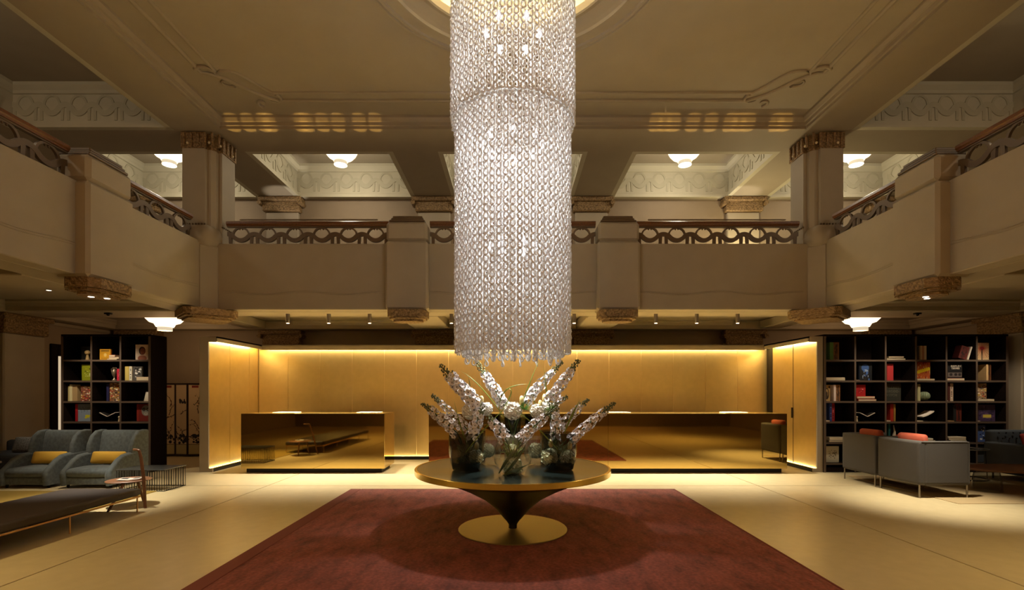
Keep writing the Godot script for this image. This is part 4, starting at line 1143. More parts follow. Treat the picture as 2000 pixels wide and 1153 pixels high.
const BOOKS := [
	["R", 0, "s", 6.257, 0.070, 0.000, 0.349, Color(0.28, 0.42, 0.22), 0, "green spined book upright in the top left cell of the right bookcase"],
	["R", 0, "f", 6.359, 0.125, 0.000, 0.349, Color(0.42, 0.28, 0.15), 3, "tan and brown patterned book beside the green spine, right bookcase"],
	["R", 0, "l", 6.716, 0.030, 0.000, 0.269, Color(0.55, 0.20, 0.15), 0, "thin red book leaning against the divider in the top row of the right bookcase"],
	["R", 0, "h", 7.519, 0.359, 0.000, 0.030, Color(0.70, 0.64, 0.50), 0, "cream magazine lying in the top row of the right bookcase"],
	["R", 0, "h", 7.519, 0.299, 0.040, 0.030, Color(0.60, 0.50, 0.38), 0, "smaller tan magazine lying on the cream magazine, right bookcase"],
	["R", 0, "s", 7.958, 0.040, 0.000, 0.269, Color(0.12, 0.15, 0.22), 0, "thin dark blue book left of three cream spines, right bookcase"],
	["R", 0, "s", 8.018, 0.040, 0.000, 0.279, Color(0.78, 0.68, 0.55), 0, "leftmost cream spine of three in the top row of the right bookcase"],
	["R", 0, "s", 8.062, 0.042, 0.000, 0.279, Color(0.72, 0.50, 0.42), 0, "middle pinkish spine of three in the top row of the right bookcase"],
	["R", 0, "s", 8.107, 0.042, 0.000, 0.279, Color(0.82, 0.74, 0.62), 0, "rightmost cream spine of three in the top row of the right bookcase"],
	["R", 0, "r", 8.826, 0.160, 0.000, 0.269, Color(0.35, 0.13, 0.10), 3, "dark red patterned book leaning right in the top row of the right bookcase"],
	["R", 0, "r", 8.931, 0.030, 0.000, 0.279, Color(0.80, 0.75, 0.68), 0, "thin white book leaning right in the top row of the right bookcase"],
	["R", 0, "f", 9.226, 0.279, 0.000, 0.339, Color(0.80, 0.68, 0.50), 7, "cream book with a red starburst cover in the top right cell"],
	["R", 1, "h", 6.327, 0.369, 0.000, 0.060, Color(0.82, 0.76, 0.64), 0, "thick cream book lying alone in the second row of the right bookcase"],
	["R", 1, "h", 6.756, 0.090, 0.000, 0.015, Color(0.50, 0.42, 0.34), 0, "small thin tan booklet beside the blue portrait book"],
	["R", 1, "f", 6.945, 0.249, 0.000, 0.349, Color(0.20, 0.30, 0.50), 5, "book with a blue and black portrait cover in the right bookcase"],
	["R", 1, "s", 7.340, 0.040, 0.000, 0.329, Color(0.50, 0.10, 0.10), 0, "narrow dark red slipcase against the pinkish red book"],
	["R", 1, "f", 7.426, 0.127, 0.000, 0.329, Color(0.72, 0.20, 0.20), 0, "pinkish red upright book in the second row of the right bookcase"],
	["R", 1, "h", 8.093, 0.329, 0.000, 0.035, Color(0.75, 0.66, 0.52), 0, "cream book lying under the orange and yellow book"],
	["R", 1, "f", 8.088, 0.259, 0.040, 0.329, Color(0.75, 0.36, 0.14), 8, "orange book with a yellow brush band across its cover"],
	["R", 1, "h", 8.667, 0.359, 0.000, 0.045, Color(0.68, 0.20, 0.16), 0, "red book lying under the black lettered book"],
	["R", 1, "f", 8.682, 0.309, 0.050, 0.304, Color(0.05, 0.04, 0.04), 9, "black book with white lettering and a photo strip"],
	["R", 1, "s", 9.091, 0.070, 0.000, 0.230, Color(0.36, 0.24, 0.11), 0, "short brown book at the left of the second row, last cell"],
	["R", 1, "s", 9.315, 0.040, 0.000, 0.319, Color(0.80, 0.66, 0.46), 0, "cream spine upright in the second row, last cell"],
	["R", 1, "f", 9.372, 0.067, 0.000, 0.319, Color(0.42, 0.26, 0.14), 3, "narrow brown covered book against the cream spine, last cell"],
	["R", 2, "f", 6.184, 0.135, 0.000, 0.319, Color(0.68, 0.55, 0.33), 6, "tan book with a dark oval ornament in the third row, first cell"],
	["R", 2, "s", 6.324, 0.045, 0.000, 0.319, Color(0.85, 0.78, 0.74), 0, "white spine in the third row, first cell of the right bookcase"],
	["R", 2, "f", 6.396, 0.092, 0.000, 0.319, Color(0.55, 0.37, 0.20), 3, "brown picture book beside the white spine, third row"],
	["R", 2, "h", 6.945, 0.349, 0.000, 0.040, Color(0.75, 0.32, 0.20), 0, "salmon red book at the bottom of the small red pile"],
	["R", 2, "h", 6.915, 0.349, 0.050, 0.045, Color(0.85, 0.27, 0.12), 0, "orange book in the middle of the small red pile"],
	["R", 2, "f", 6.843, 0.195, 0.095, 0.225, Color(0.66, 0.10, 0.11), 10, "bright red book standing on the orange book"],
	["R", 2, "f", 7.487, 0.304, 0.000, 0.349, Color(0.20, 0.20, 0.17), 11, "dark grey book with three lines of raised grey lettering"],
	["R", 2, "s", 7.983, 0.050, 0.000, 0.334, Color(0.66, 0.63, 0.46), 0, "pale olive book beside the ribbed green ball"],
	["R", 2, "s", 8.562, 0.050, 0.000, 0.349, Color(0.28, 0.10, 0.07), 0, "dark red spine in the third row of the right bookcase"],
	["R", 2, "s", 8.623, 0.067, 0.000, 0.349, Color(0.78, 0.68, 0.58), 12, "cream spine with a dark label beside the dark red spine"],
	["R", 2, "h", 8.497, 0.060, 0.000, 0.015, Color(0.70, 0.65, 0.55), 0, "tiny cream booklet in front of the dark red spine"],
	["R", 2, "h", 9.270, 0.309, 0.000, 0.040, Color(0.85, 0.78, 0.68), 0, "white book lying under the collage covered book"],
	["R", 2, "f", 9.203, 0.244, 0.050, 0.299, Color(0.66, 0.55, 0.40), 2, "book with a pale collage cover in the last cell, third row"],
	["R", 3, "h", 6.172, 0.080, 0.000, 0.020, Color(0.80, 0.72, 0.60), 0, "small cream booklet left of the blue spine"],
	["R", 3, "s", 6.239, 0.045, 0.000, 0.359, Color(0.14, 0.22, 0.45), 12, "blue spine in the fourth row of the right bookcase"],
	["R", 3, "s", 6.293, 0.057, 0.000, 0.359, Color(0.55, 0.09, 0.09), 12, "red spine beside the blue spine, fourth row"],
	["R", 3, "h", 7.360, 0.100, 0.000, 0.020, Color(0.80, 0.72, 0.60), 0, "small cream booklet left of the tall red spine"],
	["R", 3, "s", 7.449, 0.060, 0.000, 0.349, Color(0.62, 0.14, 0.09), 0, "tall red spine in the fourth row of the right bookcase"],
	["R", 3, "s", 7.496, 0.027, 0.000, 0.339, Color(0.60, 0.46, 0.20), 0, "thin gold spine against the tall red spine"],
	["R", 3, "h", 7.983, 0.130, 0.000, 0.015, Color(0.75, 0.68, 0.55), 0, "small cream booklet under the curved open magazine"],
	["R", 3, "s", 8.507, 0.020, 0.000, 0.349, Color(0.72, 0.55, 0.30), 0, "very thin tan book against the divider, fourth row"],
	["R", 3, "h", 8.589, 0.115, 0.000, 0.015, Color(0.62, 0.48, 0.30), 0, "flat tan booklet in the fourth row, fifth cell"],
	["R", 3, "s", 8.687, 0.060, 0.000, 0.319, Color(0.10, 0.11, 0.10), 0, "black spine in the fourth row, fifth cell"],
	["R", 3, "f", 8.779, 0.115, 0.000, 0.349, Color(0.38, 0.15, 0.10), 3, "dark red picture book in the fourth row, fifth cell"],
	["R", 3, "h", 9.121, 0.070, 0.000, 0.015, Color(0.75, 0.66, 0.55), 0, "small cream booklet left of the purple book"],
	["R", 3, "f", 9.330, 0.329, 0.000, 0.329, Color(0.27, 0.20, 0.32), 13, "purple book with a yellow label on its cover"],
	["R", 4, "h", 6.382, 0.379, 0.000, 0.035, Color(0.42, 0.40, 0.36), 0, "grey book at the bottom of the pile beside the club chairs"],
	["R", 4, "h", 6.372, 0.319, 0.035, 0.060, Color(0.72, 0.68, 0.60), 0, "pale book on top of the pile beside the club chairs"],
	["R", 4, "s", 7.389, 0.040, 0.000, 0.354, Color(0.05, 0.30, 0.30), 0, "teal spine in the fifth row of the right bookcase"],
	["R", 4, "h", 8.103, 0.329, 0.000, 0.040, Color(0.10, 0.10, 0.10), 0, "black book at the bottom of the flat pile, fifth row, fourth cell"],
	["R", 4, "h", 8.078, 0.319, 0.040, 0.035, Color(0.70, 0.70, 0.66), 0, "grey white book on the flat pile, fifth row, fourth cell"],
	["R", 4, "h", 8.727, 0.319, 0.000, 0.040, Color(0.55, 0.53, 0.48), 0, "grey book at the bottom of the flat pile, fifth row, fifth cell"],
	["R", 4, "h", 8.707, 0.339, 0.040, 0.033, Color(0.08, 0.08, 0.08), 0, "black book inside the flat pile, fifth row, fifth cell"],
	["R", 4, "h", 8.702, 0.349, 0.073, 0.032, Color(0.78, 0.75, 0.68), 0, "white book on top of the flat pile, fifth row, fifth cell"],
	["R", 4, "f", 9.216, 0.160, 0.000, 0.324, Color(0.25, 0.34, 0.55), 4, "blue and white picture book in the last cell, fifth row"],
	["R", 5, "f", 6.297, 0.249, 0.000, 0.319, Color(0.74, 0.71, 0.62), 14, "cream book with a patterned square on its cover, bottom row"],
	["L", 0, "f", -8.367, 0.239, 0.000, 0.264, Color(0.07, 0.06, 0.04), 0, "dark glossy framed panel in the top left cell of the left bookcase"],
	["L", 0, "f", -8.026, 0.215, 0.000, 0.215, Color(0.78, 0.56, 0.10), 15, "square yellow book in the top row of the left bookcase"],
	["L", 0, "h", -7.853, 0.190, 0.000, 0.025, Color(0.72, 0.55, 0.42), 0, "pale book at the bottom of the pink pile"],
	["L", 0, "h", -7.816, 0.195, 0.020, 0.035, Color(0.85, 0.72, 0.62), 0, "white book in the middle of the pink pile"],
	["L", 0, "h", -7.848, 0.120, 0.055, 0.045, Color(0.72, 0.32, 0.30), 0, "pink book on top of the pink pile"],
	["L", 0, "f", -7.305, 0.249, 0.000, 0.304, Color(0.82, 0.74, 0.66), 16, "cream book with a brown portrait in the top right cell of the left bookcase"],
	["L", 1, "f", -8.357, 0.239, 0.000, 0.319, Color(0.50, 0.52, 0.06), 10, "lime green book in the second row of the left bookcase"],
	["L", 1, "f", -7.736, 0.115, 0.000, 0.230, Color(0.72, 0.12, 0.22), 10, "small pink book beside the silver urn"],
	["L", 1, "s", -7.579, 0.080, 0.000, 0.279, Color(0.76, 0.68, 0.36), 0, "pale yellow spine in the second row, left bookcase"],
	["L", 1, "s", -7.508, 0.057, 0.000, 0.279, Color(0.82, 0.80, 0.72), 12, "white spine beside the pale yellow spine, left bookcase"],
	["L", 1, "f", -7.387, 0.175, 0.000, 0.274, Color(0.30, 0.29, 0.27), 4, "black and white photo book beside the white spine"],
	["L", 1, "h", -7.250, 0.259, 0.000, 0.070, Color(0.80, 0.68, 0.56), 0, "thick cream book lying before the photo book"],
	["L", 2, "s", -8.719, 0.035, 0.000, 0.299, Color(0.74, 0.68, 0.45), 0, "leftmost of the pale spines in the third row, left bookcase"],
	["L", 2, "s", -8.678, 0.042, 0.000, 0.329, Color(0.84, 0.80, 0.62), 0, "tallest of the pale spines in the third row, left bookcase"],
	["L", 2, "s", -8.605, 0.097, 0.000, 0.299, Color(0.66, 0.55, 0.38), 0, "broad tan spine in the third row, left bookcase"],
	["L", 2, "f", -8.375, 0.235, 0.000, 0.299, Color(0.50, 0.30, 0.22), 2, "book with a crowded red and black cover, third row, left bookcase"],
	["L", 2, "s", -7.956, 0.045, 0.000, 0.339, Color(0.14, 0.13, 0.30), 0, "dark blue spine in the third row, left bookcase"],
	["L", 2, "f", -7.814, 0.230, 0.000, 0.359, Color(0.50, 0.35, 0.22), 2, "tall book with crowded lettering cover beside the dark blue spine"],
	["L", 3, "s", -8.577, 0.040, 0.000, 0.344, Color(0.60, 0.06, 0.10), 0, "crimson spine in the fourth row, left bookcase"],
	["L", 3, "f", -8.406, 0.296, 0.000, 0.344, Color(0.50, 0.55, 0.60), 17, "grey blue book with a yellow splash cover, fourth row"],
	["L", 3, "f", -7.260, 0.279, 0.000, 0.344, Color(0.40, 0.10, 0.07), 18, "dark red book with a pale mask cover in the left bookcase"],
	["L", 4, "s", -8.115, 0.035, 0.000, 0.130, Color(0.60, 0.58, 0.52), 12, "short pale booklet in the fifth row between the two armchairs"],
]

# ---------------------------------------------------------------- vases and flowers
func build_flowers() -> void:
	M("petal", Color(0.92, 0.92, 0.94), 0.7).backlight_enabled = true
	mats.petal.backlight = Color(0.25, 0.24, 0.25)
	M("petal_dark", Color(0.10, 0.07, 0.09), 0.8)
	M("bud_green", Color(0.42, 0.44, 0.30), 0.7)
	M("stem_green", Color(0.22, 0.30, 0.11), 0.6)
	M("white_bloom", Color(0.90, 0.89, 0.84), 0.8)
	M("pale_bloom", Color(0.74, 0.77, 0.64), 0.8)
	M("cream_tulip", Color(0.90, 0.85, 0.62), 0.6)
	M("blade_green", Color(0.42, 0.50, 0.18), 0.5)
	M("blade_dark", Color(0.20, 0.27, 0.09), 0.45)
	var ty := 0.72
	# vases
	var gp := [Vector2(0.0, 0.0), Vector2(0.135, 0.0), Vector2(0.15, 0.015), Vector2(0.172, 0.1), Vector2(0.188, 0.19), Vector2(0.19, 0.3), Vector2(0.186, 0.405), Vector2(0.18, 0.405), Vector2(0.184, 0.3), Vector2(0.18, 0.19), Vector2(0.164, 0.105), Vector2(0.14, 0.03), Vector2(0, 0.03)]
	for e in [[-0.5, "dark green glass vase on the left of the flower table"], [0.5, "dark green glass vase on the right of the flower table"]]:
		var v := solo("vase", MB.new().lathe(gp, 48), mats.green_glass, e[1], "vase", Vector3(e[0], ty, -5.25), 0, "dark green glass vases")
		part("glass_foot", MB.new().lathe([Vector2(0, 0.006), Vector2(0.13, 0.006), Vector2(0.148, 0.02), Vector2(0.165, 0.095), Vector2(0, 0.1)], 40), M("dark_water", Color(0.02, 0.035, 0.03, 0.7), 0.06), v)
	mats.dark_water.transparency = BaseMaterial3D.TRANSPARENCY_ALPHA
	var bp := [Vector2(0, 0), Vector2(0.07, 0.0), Vector2(0.1, 0.01), Vector2(0.16, 0.06), Vector2(0.19, 0.13), Vector2(0.197, 0.2), Vector2(0.185, 0.27), Vector2(0.155, 0.34), Vector2(0.136, 0.4), Vector2(0.131, 0.4), Vector2(0.15, 0.34), Vector2(0.18, 0.27), Vector2(0.191, 0.2), Vector2(0.184, 0.13), Vector2(0.155, 0.066), Vector2(0.1, 0.02), Vector2(0, 0.012)]
	solo("vase", MB.new().lathe(bp, 48), mats.clear_glass, "round clear glass bowl vase in the front middle of the flower table", "vase", Vector3(0, ty, -5.0))
	var tp := [Vector2(0, 0), Vector2(0.095, 0), Vector2(0.1, 0.01), Vector2(0.104, 0.54), Vector2(0.098, 0.54), Vector2(0.094, 0.03), Vector2(0, 0.03)]
	solo("vase", MB.new().lathe(tp, 40), mats.green_glass, "tall dark cylinder vase at the back centre of the flower table", "vase", Vector3(0, ty, -5.85), 0, "dark cylinder vases")
	var sp2 := []
	for q in tp: sp2.append(Vector2(q.x * 1.15, q.y * 0.72))
	for e in [[-0.44, "shorter dark cylinder vase behind the left green vase"], [0.44, "shorter dark cylinder vase behind the right green vase"]]:
		solo("vase", MB.new().lathe(sp2, 40), mats.green_glass, e[1], "vase", Vector3(e[0], ty, -5.78), 0, "dark cylinder vases")
	var jp := []
	for q in bp: jp.append(Vector2(q.x * 0.72, q.y * 0.85))
	for e in [[-0.27, "small clear glass jar behind the left green vase"], [0.27, "small clear glass jar behind the right green vase"]]:
		solo("vase", MB.new().lathe(jp, 40), mats.clear_glass, e[1], "vase", Vector3(e[0], ty, -5.62), 0, "small clear glass jars")
	for s in SPIKES: delphinium(s[0], s[1], s[2], s[3] * 1.18, s[4])
	for b in BLOOMS:
		var c := MB.new()
		var nn := 170
		for k in nn:
			var y := 1.0 - 2.0 * (k + 0.5) / nn
			var a := k * 2.39996
			var d := Vector3(cos(a) * sqrt(1 - y * y), y, sin(a) * sqrt(1 - y * y))
			floret(c, d * b[1] * rng.randf_range(0.86, 1.04), (d + Vector3(rng.randf_range(-1, 1), rng.randf_range(-1, 1), rng.randf_range(-1, 1)) * 0.45).normalized(), b[1] * 0.2)
		c.ball(Vector3(), Vector3.ONE * b[1] * 0.86, 12)
		solo("pompon_bloom", c, mats.pale_bloom if "pale" in b[2] or "greenish" in b[2] or "hydrangea" in b[2] else mats.white_bloom, b[2], "flower", b[0])
	for t in TULIPS:
		var c := MB.new()
		c.lathe([Vector2(0, -0.035), Vector2(0.018, -0.03), Vector2(0.026, -0.005), Vector2(0.022, 0.03), Vector2(0.01, 0.05), Vector2(0.0, 0.052)], 10)
		var o := solo("tulip", c, mats.cream_tulip, t[1], "flower", t[0])
		part("stem", MB.new().tube([Vector3(0, -0.03, 0), Vector3(0.005, -0.1, 0), Vector3(0, -0.16, 0)], 0.005, 6), mats.stem_green, o)
	for g in BLADES:
		var P: Array = g[0]
		var n := 14
		var c := MB.new()
		for k in n:
			var f0 := float(k) / n
			var f1 := float(k + 1) / n
			var p0: Vector3 = P[0].bezier_interpolate(P[1], P[2], P[3], f0) - P[0]
			var p1: Vector3 = P[0].bezier_interpolate(P[1], P[2], P[3], f1) - P[0]
			var sd := (p1 - p0).cross(Vector3(0, 0.3, 1)).normalized()
			var w0: float = g[1] * (0.25 + 1.2 * f0 * (1.0 - f0)) if f0 > 0.5 else g[1] * (0.4 + 0.6 * f0)
			var w1: float = g[1] * (0.02 + 1.2 * f1 * (1.0 - f1)) if f1 > 0.5 else g[1] * (0.4 + 0.6 * f1)
			w0 = g[1] * blade_w(f0)
			w1 = g[1] * blade_w(f1)
			var th := Vector3(0, 0, 0.002)
			for q in [th, -th]:
				c.quad(p0 - sd * w0 / 2, p0 + q, p1 + q, p1 - sd * w1 / 2, q)
				c.quad(p0 + q, p0 + sd * w0 / 2, p1 + sd * w1 / 2, p1 + q, q)
		solo("grass_blade", c, mats.blade_dark if "dark" in g[2] else mats.blade_green, g[2], "grass blade", P[0])
	# tufts of fine green at the pompons
	for e in [[Vector3(0.12, 1.37, -5.45), "bright green tuft of needles right of the largest white pompon"], [Vector3(0.43, 1.36, -5.4), "bright green tuft of needles below the tallest right spike"]]:
		var c := MB.new()
		for k in 40:
			var d := Vector3(rng.randf_range(-1, 1), rng.randf_range(-0.3, 1), rng.randf_range(-1, 1)).normalized()
			c.tube([Vector3(), d * 0.035, d * 0.085 + Vector3(0, 0.008, 0)], [0.003, 0.0028, 0.0008], 4, false, false)
		solo("needle_tuft", c, M("needle_green", Color(0.32, 0.5, 0.12), 0.6), e[1], "greenery", e[0])
	# moss and stems inside the vases
	for e in [[Vector3(0, 0.8, -5.0), 0.13, "tangle of pale green stems inside the clear bowl"], [Vector3(-0.5, 0.82, -5.25), 0.14, "tangle of dark stems inside the left green vase"], [Vector3(0.5, 0.82, -5.25), 0.14, "tangle of dark stems inside the right green vase"]]:
		var c := MB.new()
		for k in 46:
			var a := rng.randf() * TAU
			var b := a + rng.randf_range(1.5, 4.0)
			var r0: float = e[1] * rng.randf_range(0.4, 0.95)
			var r1: float = e[1] * rng.randf_range(0.4, 1.0)
			c.tube([Vector3(cos(a) * r0, rng.randf_range(-0.06, 0.05), sin(a) * r0), Vector3(rng.randf_range(-0.04, 0.04), rng.randf_range(0, 0.15), rng.randf_range(-0.04, 0.04)), Vector3(cos(b) * r1, rng.randf_range(0.1, 0.26), sin(b) * r1)], 0.0045, 5)
		solo("stems", c, mats.blade_green if "pale" in e[2] else mats.stem_green, e[2], "greenery", e[0], 0, "", "stuff")

func blade_w(f: float) -> float:
	return clampf(minf(0.35 + f * 2.0, (1.0 - f) * 2.2), 0.03, 1.0)

func floret(c: MB, at: Vector3, d: Vector3, r: float) -> void:
	var s := d.cross(Vector3(0.31, 0.87, 0.39)).normalized()
	var w := s.cross(d).normalized()
	var off := rng.randf() * TAU
	for k in 5:
		var a := off + TAU * k / 5
		var o := s * cos(a) + w * sin(a)
		var sd := s * -sin(a) + w * cos(a)
		var tip := at + o * r + d * r * 0.45
		var m1 := at + o * r * 0.6 + sd * r * 0.5 + d * r * 0.35
		var m2 := at + o * r * 0.6 - sd * r * 0.5 + d * r * 0.35
		c.tri(at, m1, tip, d)
		c.tri(at, tip, m2, d)

func delphinium(tip: Vector3, base: Vector3, foot: Vector3, rad: float, label: String) -> void:
	var o := thing("delphinium", label, "flower", foot)
	var T := tip - foot
	var B := base - foot
	var bend := (B * 0.5 + T * 0.5) + Vector3(0, 0.02, 0)
	var path := [Vector3(), B * 0.5 + Vector3(0, 0.01, 0)]
	for k in 9:
		var f := k / 8.0
		path.append(B.lerp(bend, f).lerp(bend.lerp(T, f), f))
	part("stem", MB.new().tube(path, 0.006, 6), mats.stem_green, o)
	var L := B.distance_to(T)
	var pet := MB.new()
	var eye := MB.new()
	var bud := MB.new()
	var n := int(L / 0.0078)
	for k in n:
		var f := (k + rng.randf()) / n
		var p := B.lerp(bend, f).lerp(bend.lerp(T, f), f)
		var ax := (T - B).normalized()
		var s := ax.cross(Vector3(0.2, 0.1, 1)).normalized()
		var w := s.cross(ax)
		var a := k * 2.4 + rng.randf_range(-0.3, 0.3)
		var d := (s * cos(a) + w * sin(a) + ax * 0.15).normalized()
		var r := rad * (1.0 - 0.62 * f * f)
		if f < 0.76:
			var q := p + d * r * rng.randf_range(0.6, 0.95)
			var fr := 0.027 * (1.0 - 0.35 * f) * rng.randf_range(0.85, 1.15) * (rad / 0.055)
			floret(pet, q, d, fr)
			floret(pet, q + d * 0.003, d, fr * 0.6)
			eye.ball(q + d * fr * 0.35, Vector3.ONE * fr * 0.2, 5)
			if k % 3 == 0: bud.tube([p, q], 0.0025, 4, false, false)
		else:
			var q := p + d * r * rng.randf_range(0.4, 1.0)
			bud.ball(q, Vector3(0.011, 0.015, 0.011) * (1.6 - 0.8 * f), 6)
			bud.tube([p, q], 0.002, 4, false, false)
		if k % 4 == 0:
			bud.ball(p + d * r * 0.5, Vector3(0.008, 0.012, 0.008), 6)
	part("blossoms", pet, mats.petal, o).set_meta("kind", "stuff")
	part("blossom_eyes", eye, mats.petal_dark, o).set_meta("kind", "stuff")
	part("buds", bud, mats.bud_green, o).set_meta("kind", "stuff")

# ---------------------------------------------------------------- bookcases and books
const PX := 9.5 / 952.0
func board_y(row: int) -> float:
	return EYE + (767.0 - [702.0, 742.5, 783.0, 823.0, 863.5, 904.0][row]) * PX

func bookcase(label: String, x0: float, cols: int, pitch: float, depth: float) -> void:
	var o := thing("bookcase", label, "bookcase", Vector3(x0, 0, -9.5))
	var W := cols * pitch
	var m: Material = mats.dark_wood
	var lip: Material = mats.lit_edge_wood  # edges coloured lighter for the light they catch, insides darker for shade
	var top := 2.655
	for k in cols + 1:
		var th := 0.034 if k > 0 and k < cols else 0.045
		var dv := part("divider" if k > 0 and k < cols else "side", MB.new().bb(k * pitch - th / 2, k * pitch + th / 2, 0, top, -depth, -0.004, 0.002), m, o)
		part("lit_edge_band", MB.new().bb(k * pitch - th / 2, k * pitch + th / 2, 0, top, -0.004, 0, 0.001), lip, dv)
	for r in 6:
		var y := board_y(r)
		for k in cols:
			var sf := part("shelf", MB.new().bb(k * pitch + 0.017, (k + 1) * pitch - 0.017, y - 0.034, y, -depth, -0.007, 0.002), m, o)
			part("lit_edge_band", MB.new().bb(k * pitch + 0.017, (k + 1) * pitch - 0.017, y - 0.034, y, -0.007, -0.002, 0.001), lip, sf)
	part("top_board", MB.new().bb(-0.022, W + 0.022, top, top + 0.04, -depth, 0.0, 0.003), m, o)
	part("back_panel", MB.new().bb(0, W, 0.05, top, -depth - 0.02, -depth), mats.dark_wood, o)
	part("plinth", MB.new().bb(0.02, W - 0.02, 0, 0.1, -depth, -0.03), mats.dark_wood, o)

var covers := {}
func cover_image(col: Color, style: int, sd: int) -> ImageTexture:
	var r := RandomNumberGenerator.new()
	r.seed = sd * 31 + style
	var W := 72
	var H := 96
	var im := Image.create(W, H, false, Image.FORMAT_RGB8)
	im.fill(col)
	var blob := func(x: float, y: float, rx: float, ry: float, c: Color) -> void:
		for j in range(maxi(0, int(y - ry)), mini(H, int(y + ry) + 1)):
			for i in range(maxi(0, int(x - rx)), mini(W, int(x + rx) + 1)):
				if pow((i - x) / rx, 2) + pow((j - y) / ry, 2) < 1.0: im.set_pixel(i, j, c)
	match style:
		2:
			for k in 120:
				var c := [Color(0.85, 0.76, 0.6), Color(0.1, 0.07, 0.06), Color(0.65, 0.12, 0.08), Color(0.75, 0.6, 0.2), Color(0.4, 0.35, 0.33), Color(0.92, 0.88, 0.8)]
				im.fill_rect(Rect2i(r.randi_range(0, W), r.randi_range(0, H), r.randi_range(3, 14), r.randi_range(2, 7)), c[r.randi_range(0, 5)])
		3:
			for k in 40: blob.call(r.randf_range(20, 52), r.randf_range(8, 88), r.randf_range(2, 9), r.randf_range(3, 12), col.lerp(Color(0.08, 0.04, 0.02), r.randf()))
		4:
			for k in 30: blob.call(r.randf_range(10, 62), r.randf_range(10, 86), r.randf_range(3, 12), r.randf_range(2, 9), [Color(0.05, 0.05, 0.05), Color(0.85, 0.85, 0.82), col][r.randi_range(0, 2)])
		5:
			im.fill(Color(0.06, 0.07, 0.08))
			blob.call(32, 26, 22, 20, Color(0.22, 0.34, 0.55))
			for k in 26: blob.call(r.randf_range(16, 54), r.randf_range(34, 92), r.randf_range(2, 8), r.randf_range(3, 10), [Color(0.25, 0.38, 0.62), Color(0.05, 0.06, 0.1), Color(0.55, 0.62, 0.72), Color(0.16, 0.13, 0.1)][r.randi_range(0, 3)])
		6:
			blob.call(36, 52, 24, 34, Color(0.16, 0.11, 0.06))
			blob.call(36, 48, 15, 24, col)
			blob.call(36, 58, 9, 20, Color(0.2, 0.14, 0.08))
			for q in [10, 62]: blob.call(q, 12, 8, 8, Color(0.2, 0.14, 0.08))
		7:
			for k in 40:
				var a := TAU * k / 40.0
				for q in range(8, 60): blob.call(36 + cos(a) * q, 30 + sin(a) * q, 1.1, 1.1, Color(0.55, 0.2, 0.12) if k % 2 else Color(0.72, 0.45, 0.3))
			blob.call(36, 30, 11, 10, Color(0.5, 0.1, 0.1))
			im.fill_rect(Rect2i(34, 36, 5, 60), Color(0.15, 0.1, 0.05))
		8:
			for k in 60: im.fill_rect(Rect2i(r.randi_range(0, W), r.randi_range(0, H), r.randi_range(2, 7), r.randi_range(6, 16)), [Color(0.8, 0.5, 0.2), Color(0.55, 0.16, 0.07), Color(0.85, 0.72, 0.5)][r.randi_range(0, 2)])
			for k in 68: blob.call(2 + k, 58 - k * 0.3 + 4 * sin(k * 0.6), 5, 7, Color(0.93, 0.82, 0.06))
		9:
			im.fill_rect(Rect2i(6, 62, 64, 28), Color(0.4, 0.36, 0.33))
			for q in [20, 42, 60]: blob.call(q, 74, 7, 9, Color(0.12, 0.09, 0.08))
		10:
			for k in 26: blob.call(r.randf_range(18, 56), r.randf_range(22, 70), r.randf_range(1, 5), r.randf_range(1, 3), [col.lightened(0.6), col.darkened(0.6)][r.randi_range(0, 1)])
		12:
			for k in 9: im.fill_rect(Rect2i(22, 12 + k * 8, 28, r.randi_range(2, 6)), [Color(0.1, 0.08, 0.07), col.lightened(0.5), col.darkened(0.4)][r.randi_range(0, 2)])
		13:
			for k in 30: blob.call(r.randf_range(4, 68), r.randf_range(6, 90), r.randf_range(3, 10), r.randf_range(3, 10), [Color(0.13, 0.1, 0.2), Color(0.38, 0.28, 0.4), Color(0.2, 0.15, 0.25)][r.randi_range(0, 2)])
			im.fill_rect(Rect2i(19, 57, 36, 18), Color(0.8, 0.72, 0.3))
		14:
			for k in 90: im.fill_rect(Rect2i(r.randi_range(14, 56), r.randi_range(22, 70), r.randi_range(2, 6), r.randi_range(2, 5)), [Color(0.2, 0.14, 0.09), Color(0.75, 0.72, 0.65)][r.randi_range(0, 1)])
		15:
			im.fill_rect(Rect2i(10, 10, 52, 9), Color(0.45, 0.33, 0.1))
			blob.call(36, 50, 10, 16, Color(0.86, 0.72, 0.4))
			im.fill_rect(Rect2i(10, 78, 52, 5), Color(0.55, 0.4, 0.12))
		16:
			blob.call(38, 38, 19, 26, Color(0.16, 0.06, 0.04))
			blob.call(40, 42, 14, 22, Color(0.5, 0.26, 0.17))
			blob.call(38, 84, 26, 18, Color(0.58, 0.34, 0.24))
			for q in [34, 47]: blob.call(q, 38, 3, 2, Color(0.12, 0.05, 0.04))
			blob.call(41, 56, 5, 2, Color(0.3, 0.1, 0.08))
		17:
			for k in 14: im.fill_rect(Rect2i(8 + k * 4, r.randi_range(14, 26), 2, r.randi_range(8, 24)), Color(0.3, 0.34, 0.38))
			for k in 14: blob.call(r.randf_range(36, 68), r.randf_range(58, 80), r.randf_range(3, 7), r.randf_range(3, 6), Color(0.75, 0.72, 0.1))
		18:
			blob.call(46, 36, 22, 30, Color(0.45, 0.44, 0.4))
			for q in [36, 57]:
				blob.call(q, 30, 8, 10, Color(0.1, 0.09, 0.09))
				blob.call(q, 30, 4, 5, Color(0.4, 0.38, 0.33))
			blob.call(46, 54, 9, 6, Color(0.7, 0.67, 0.6))
			blob.call(46, 54, 7, 1.5, Color(0.1, 0.08, 0.08))
			im.fill_rect(Rect2i(0, 0, 10, 96), Color(0.5, 0.13, 0.07))
	return ImageTexture.create_from_image(im)

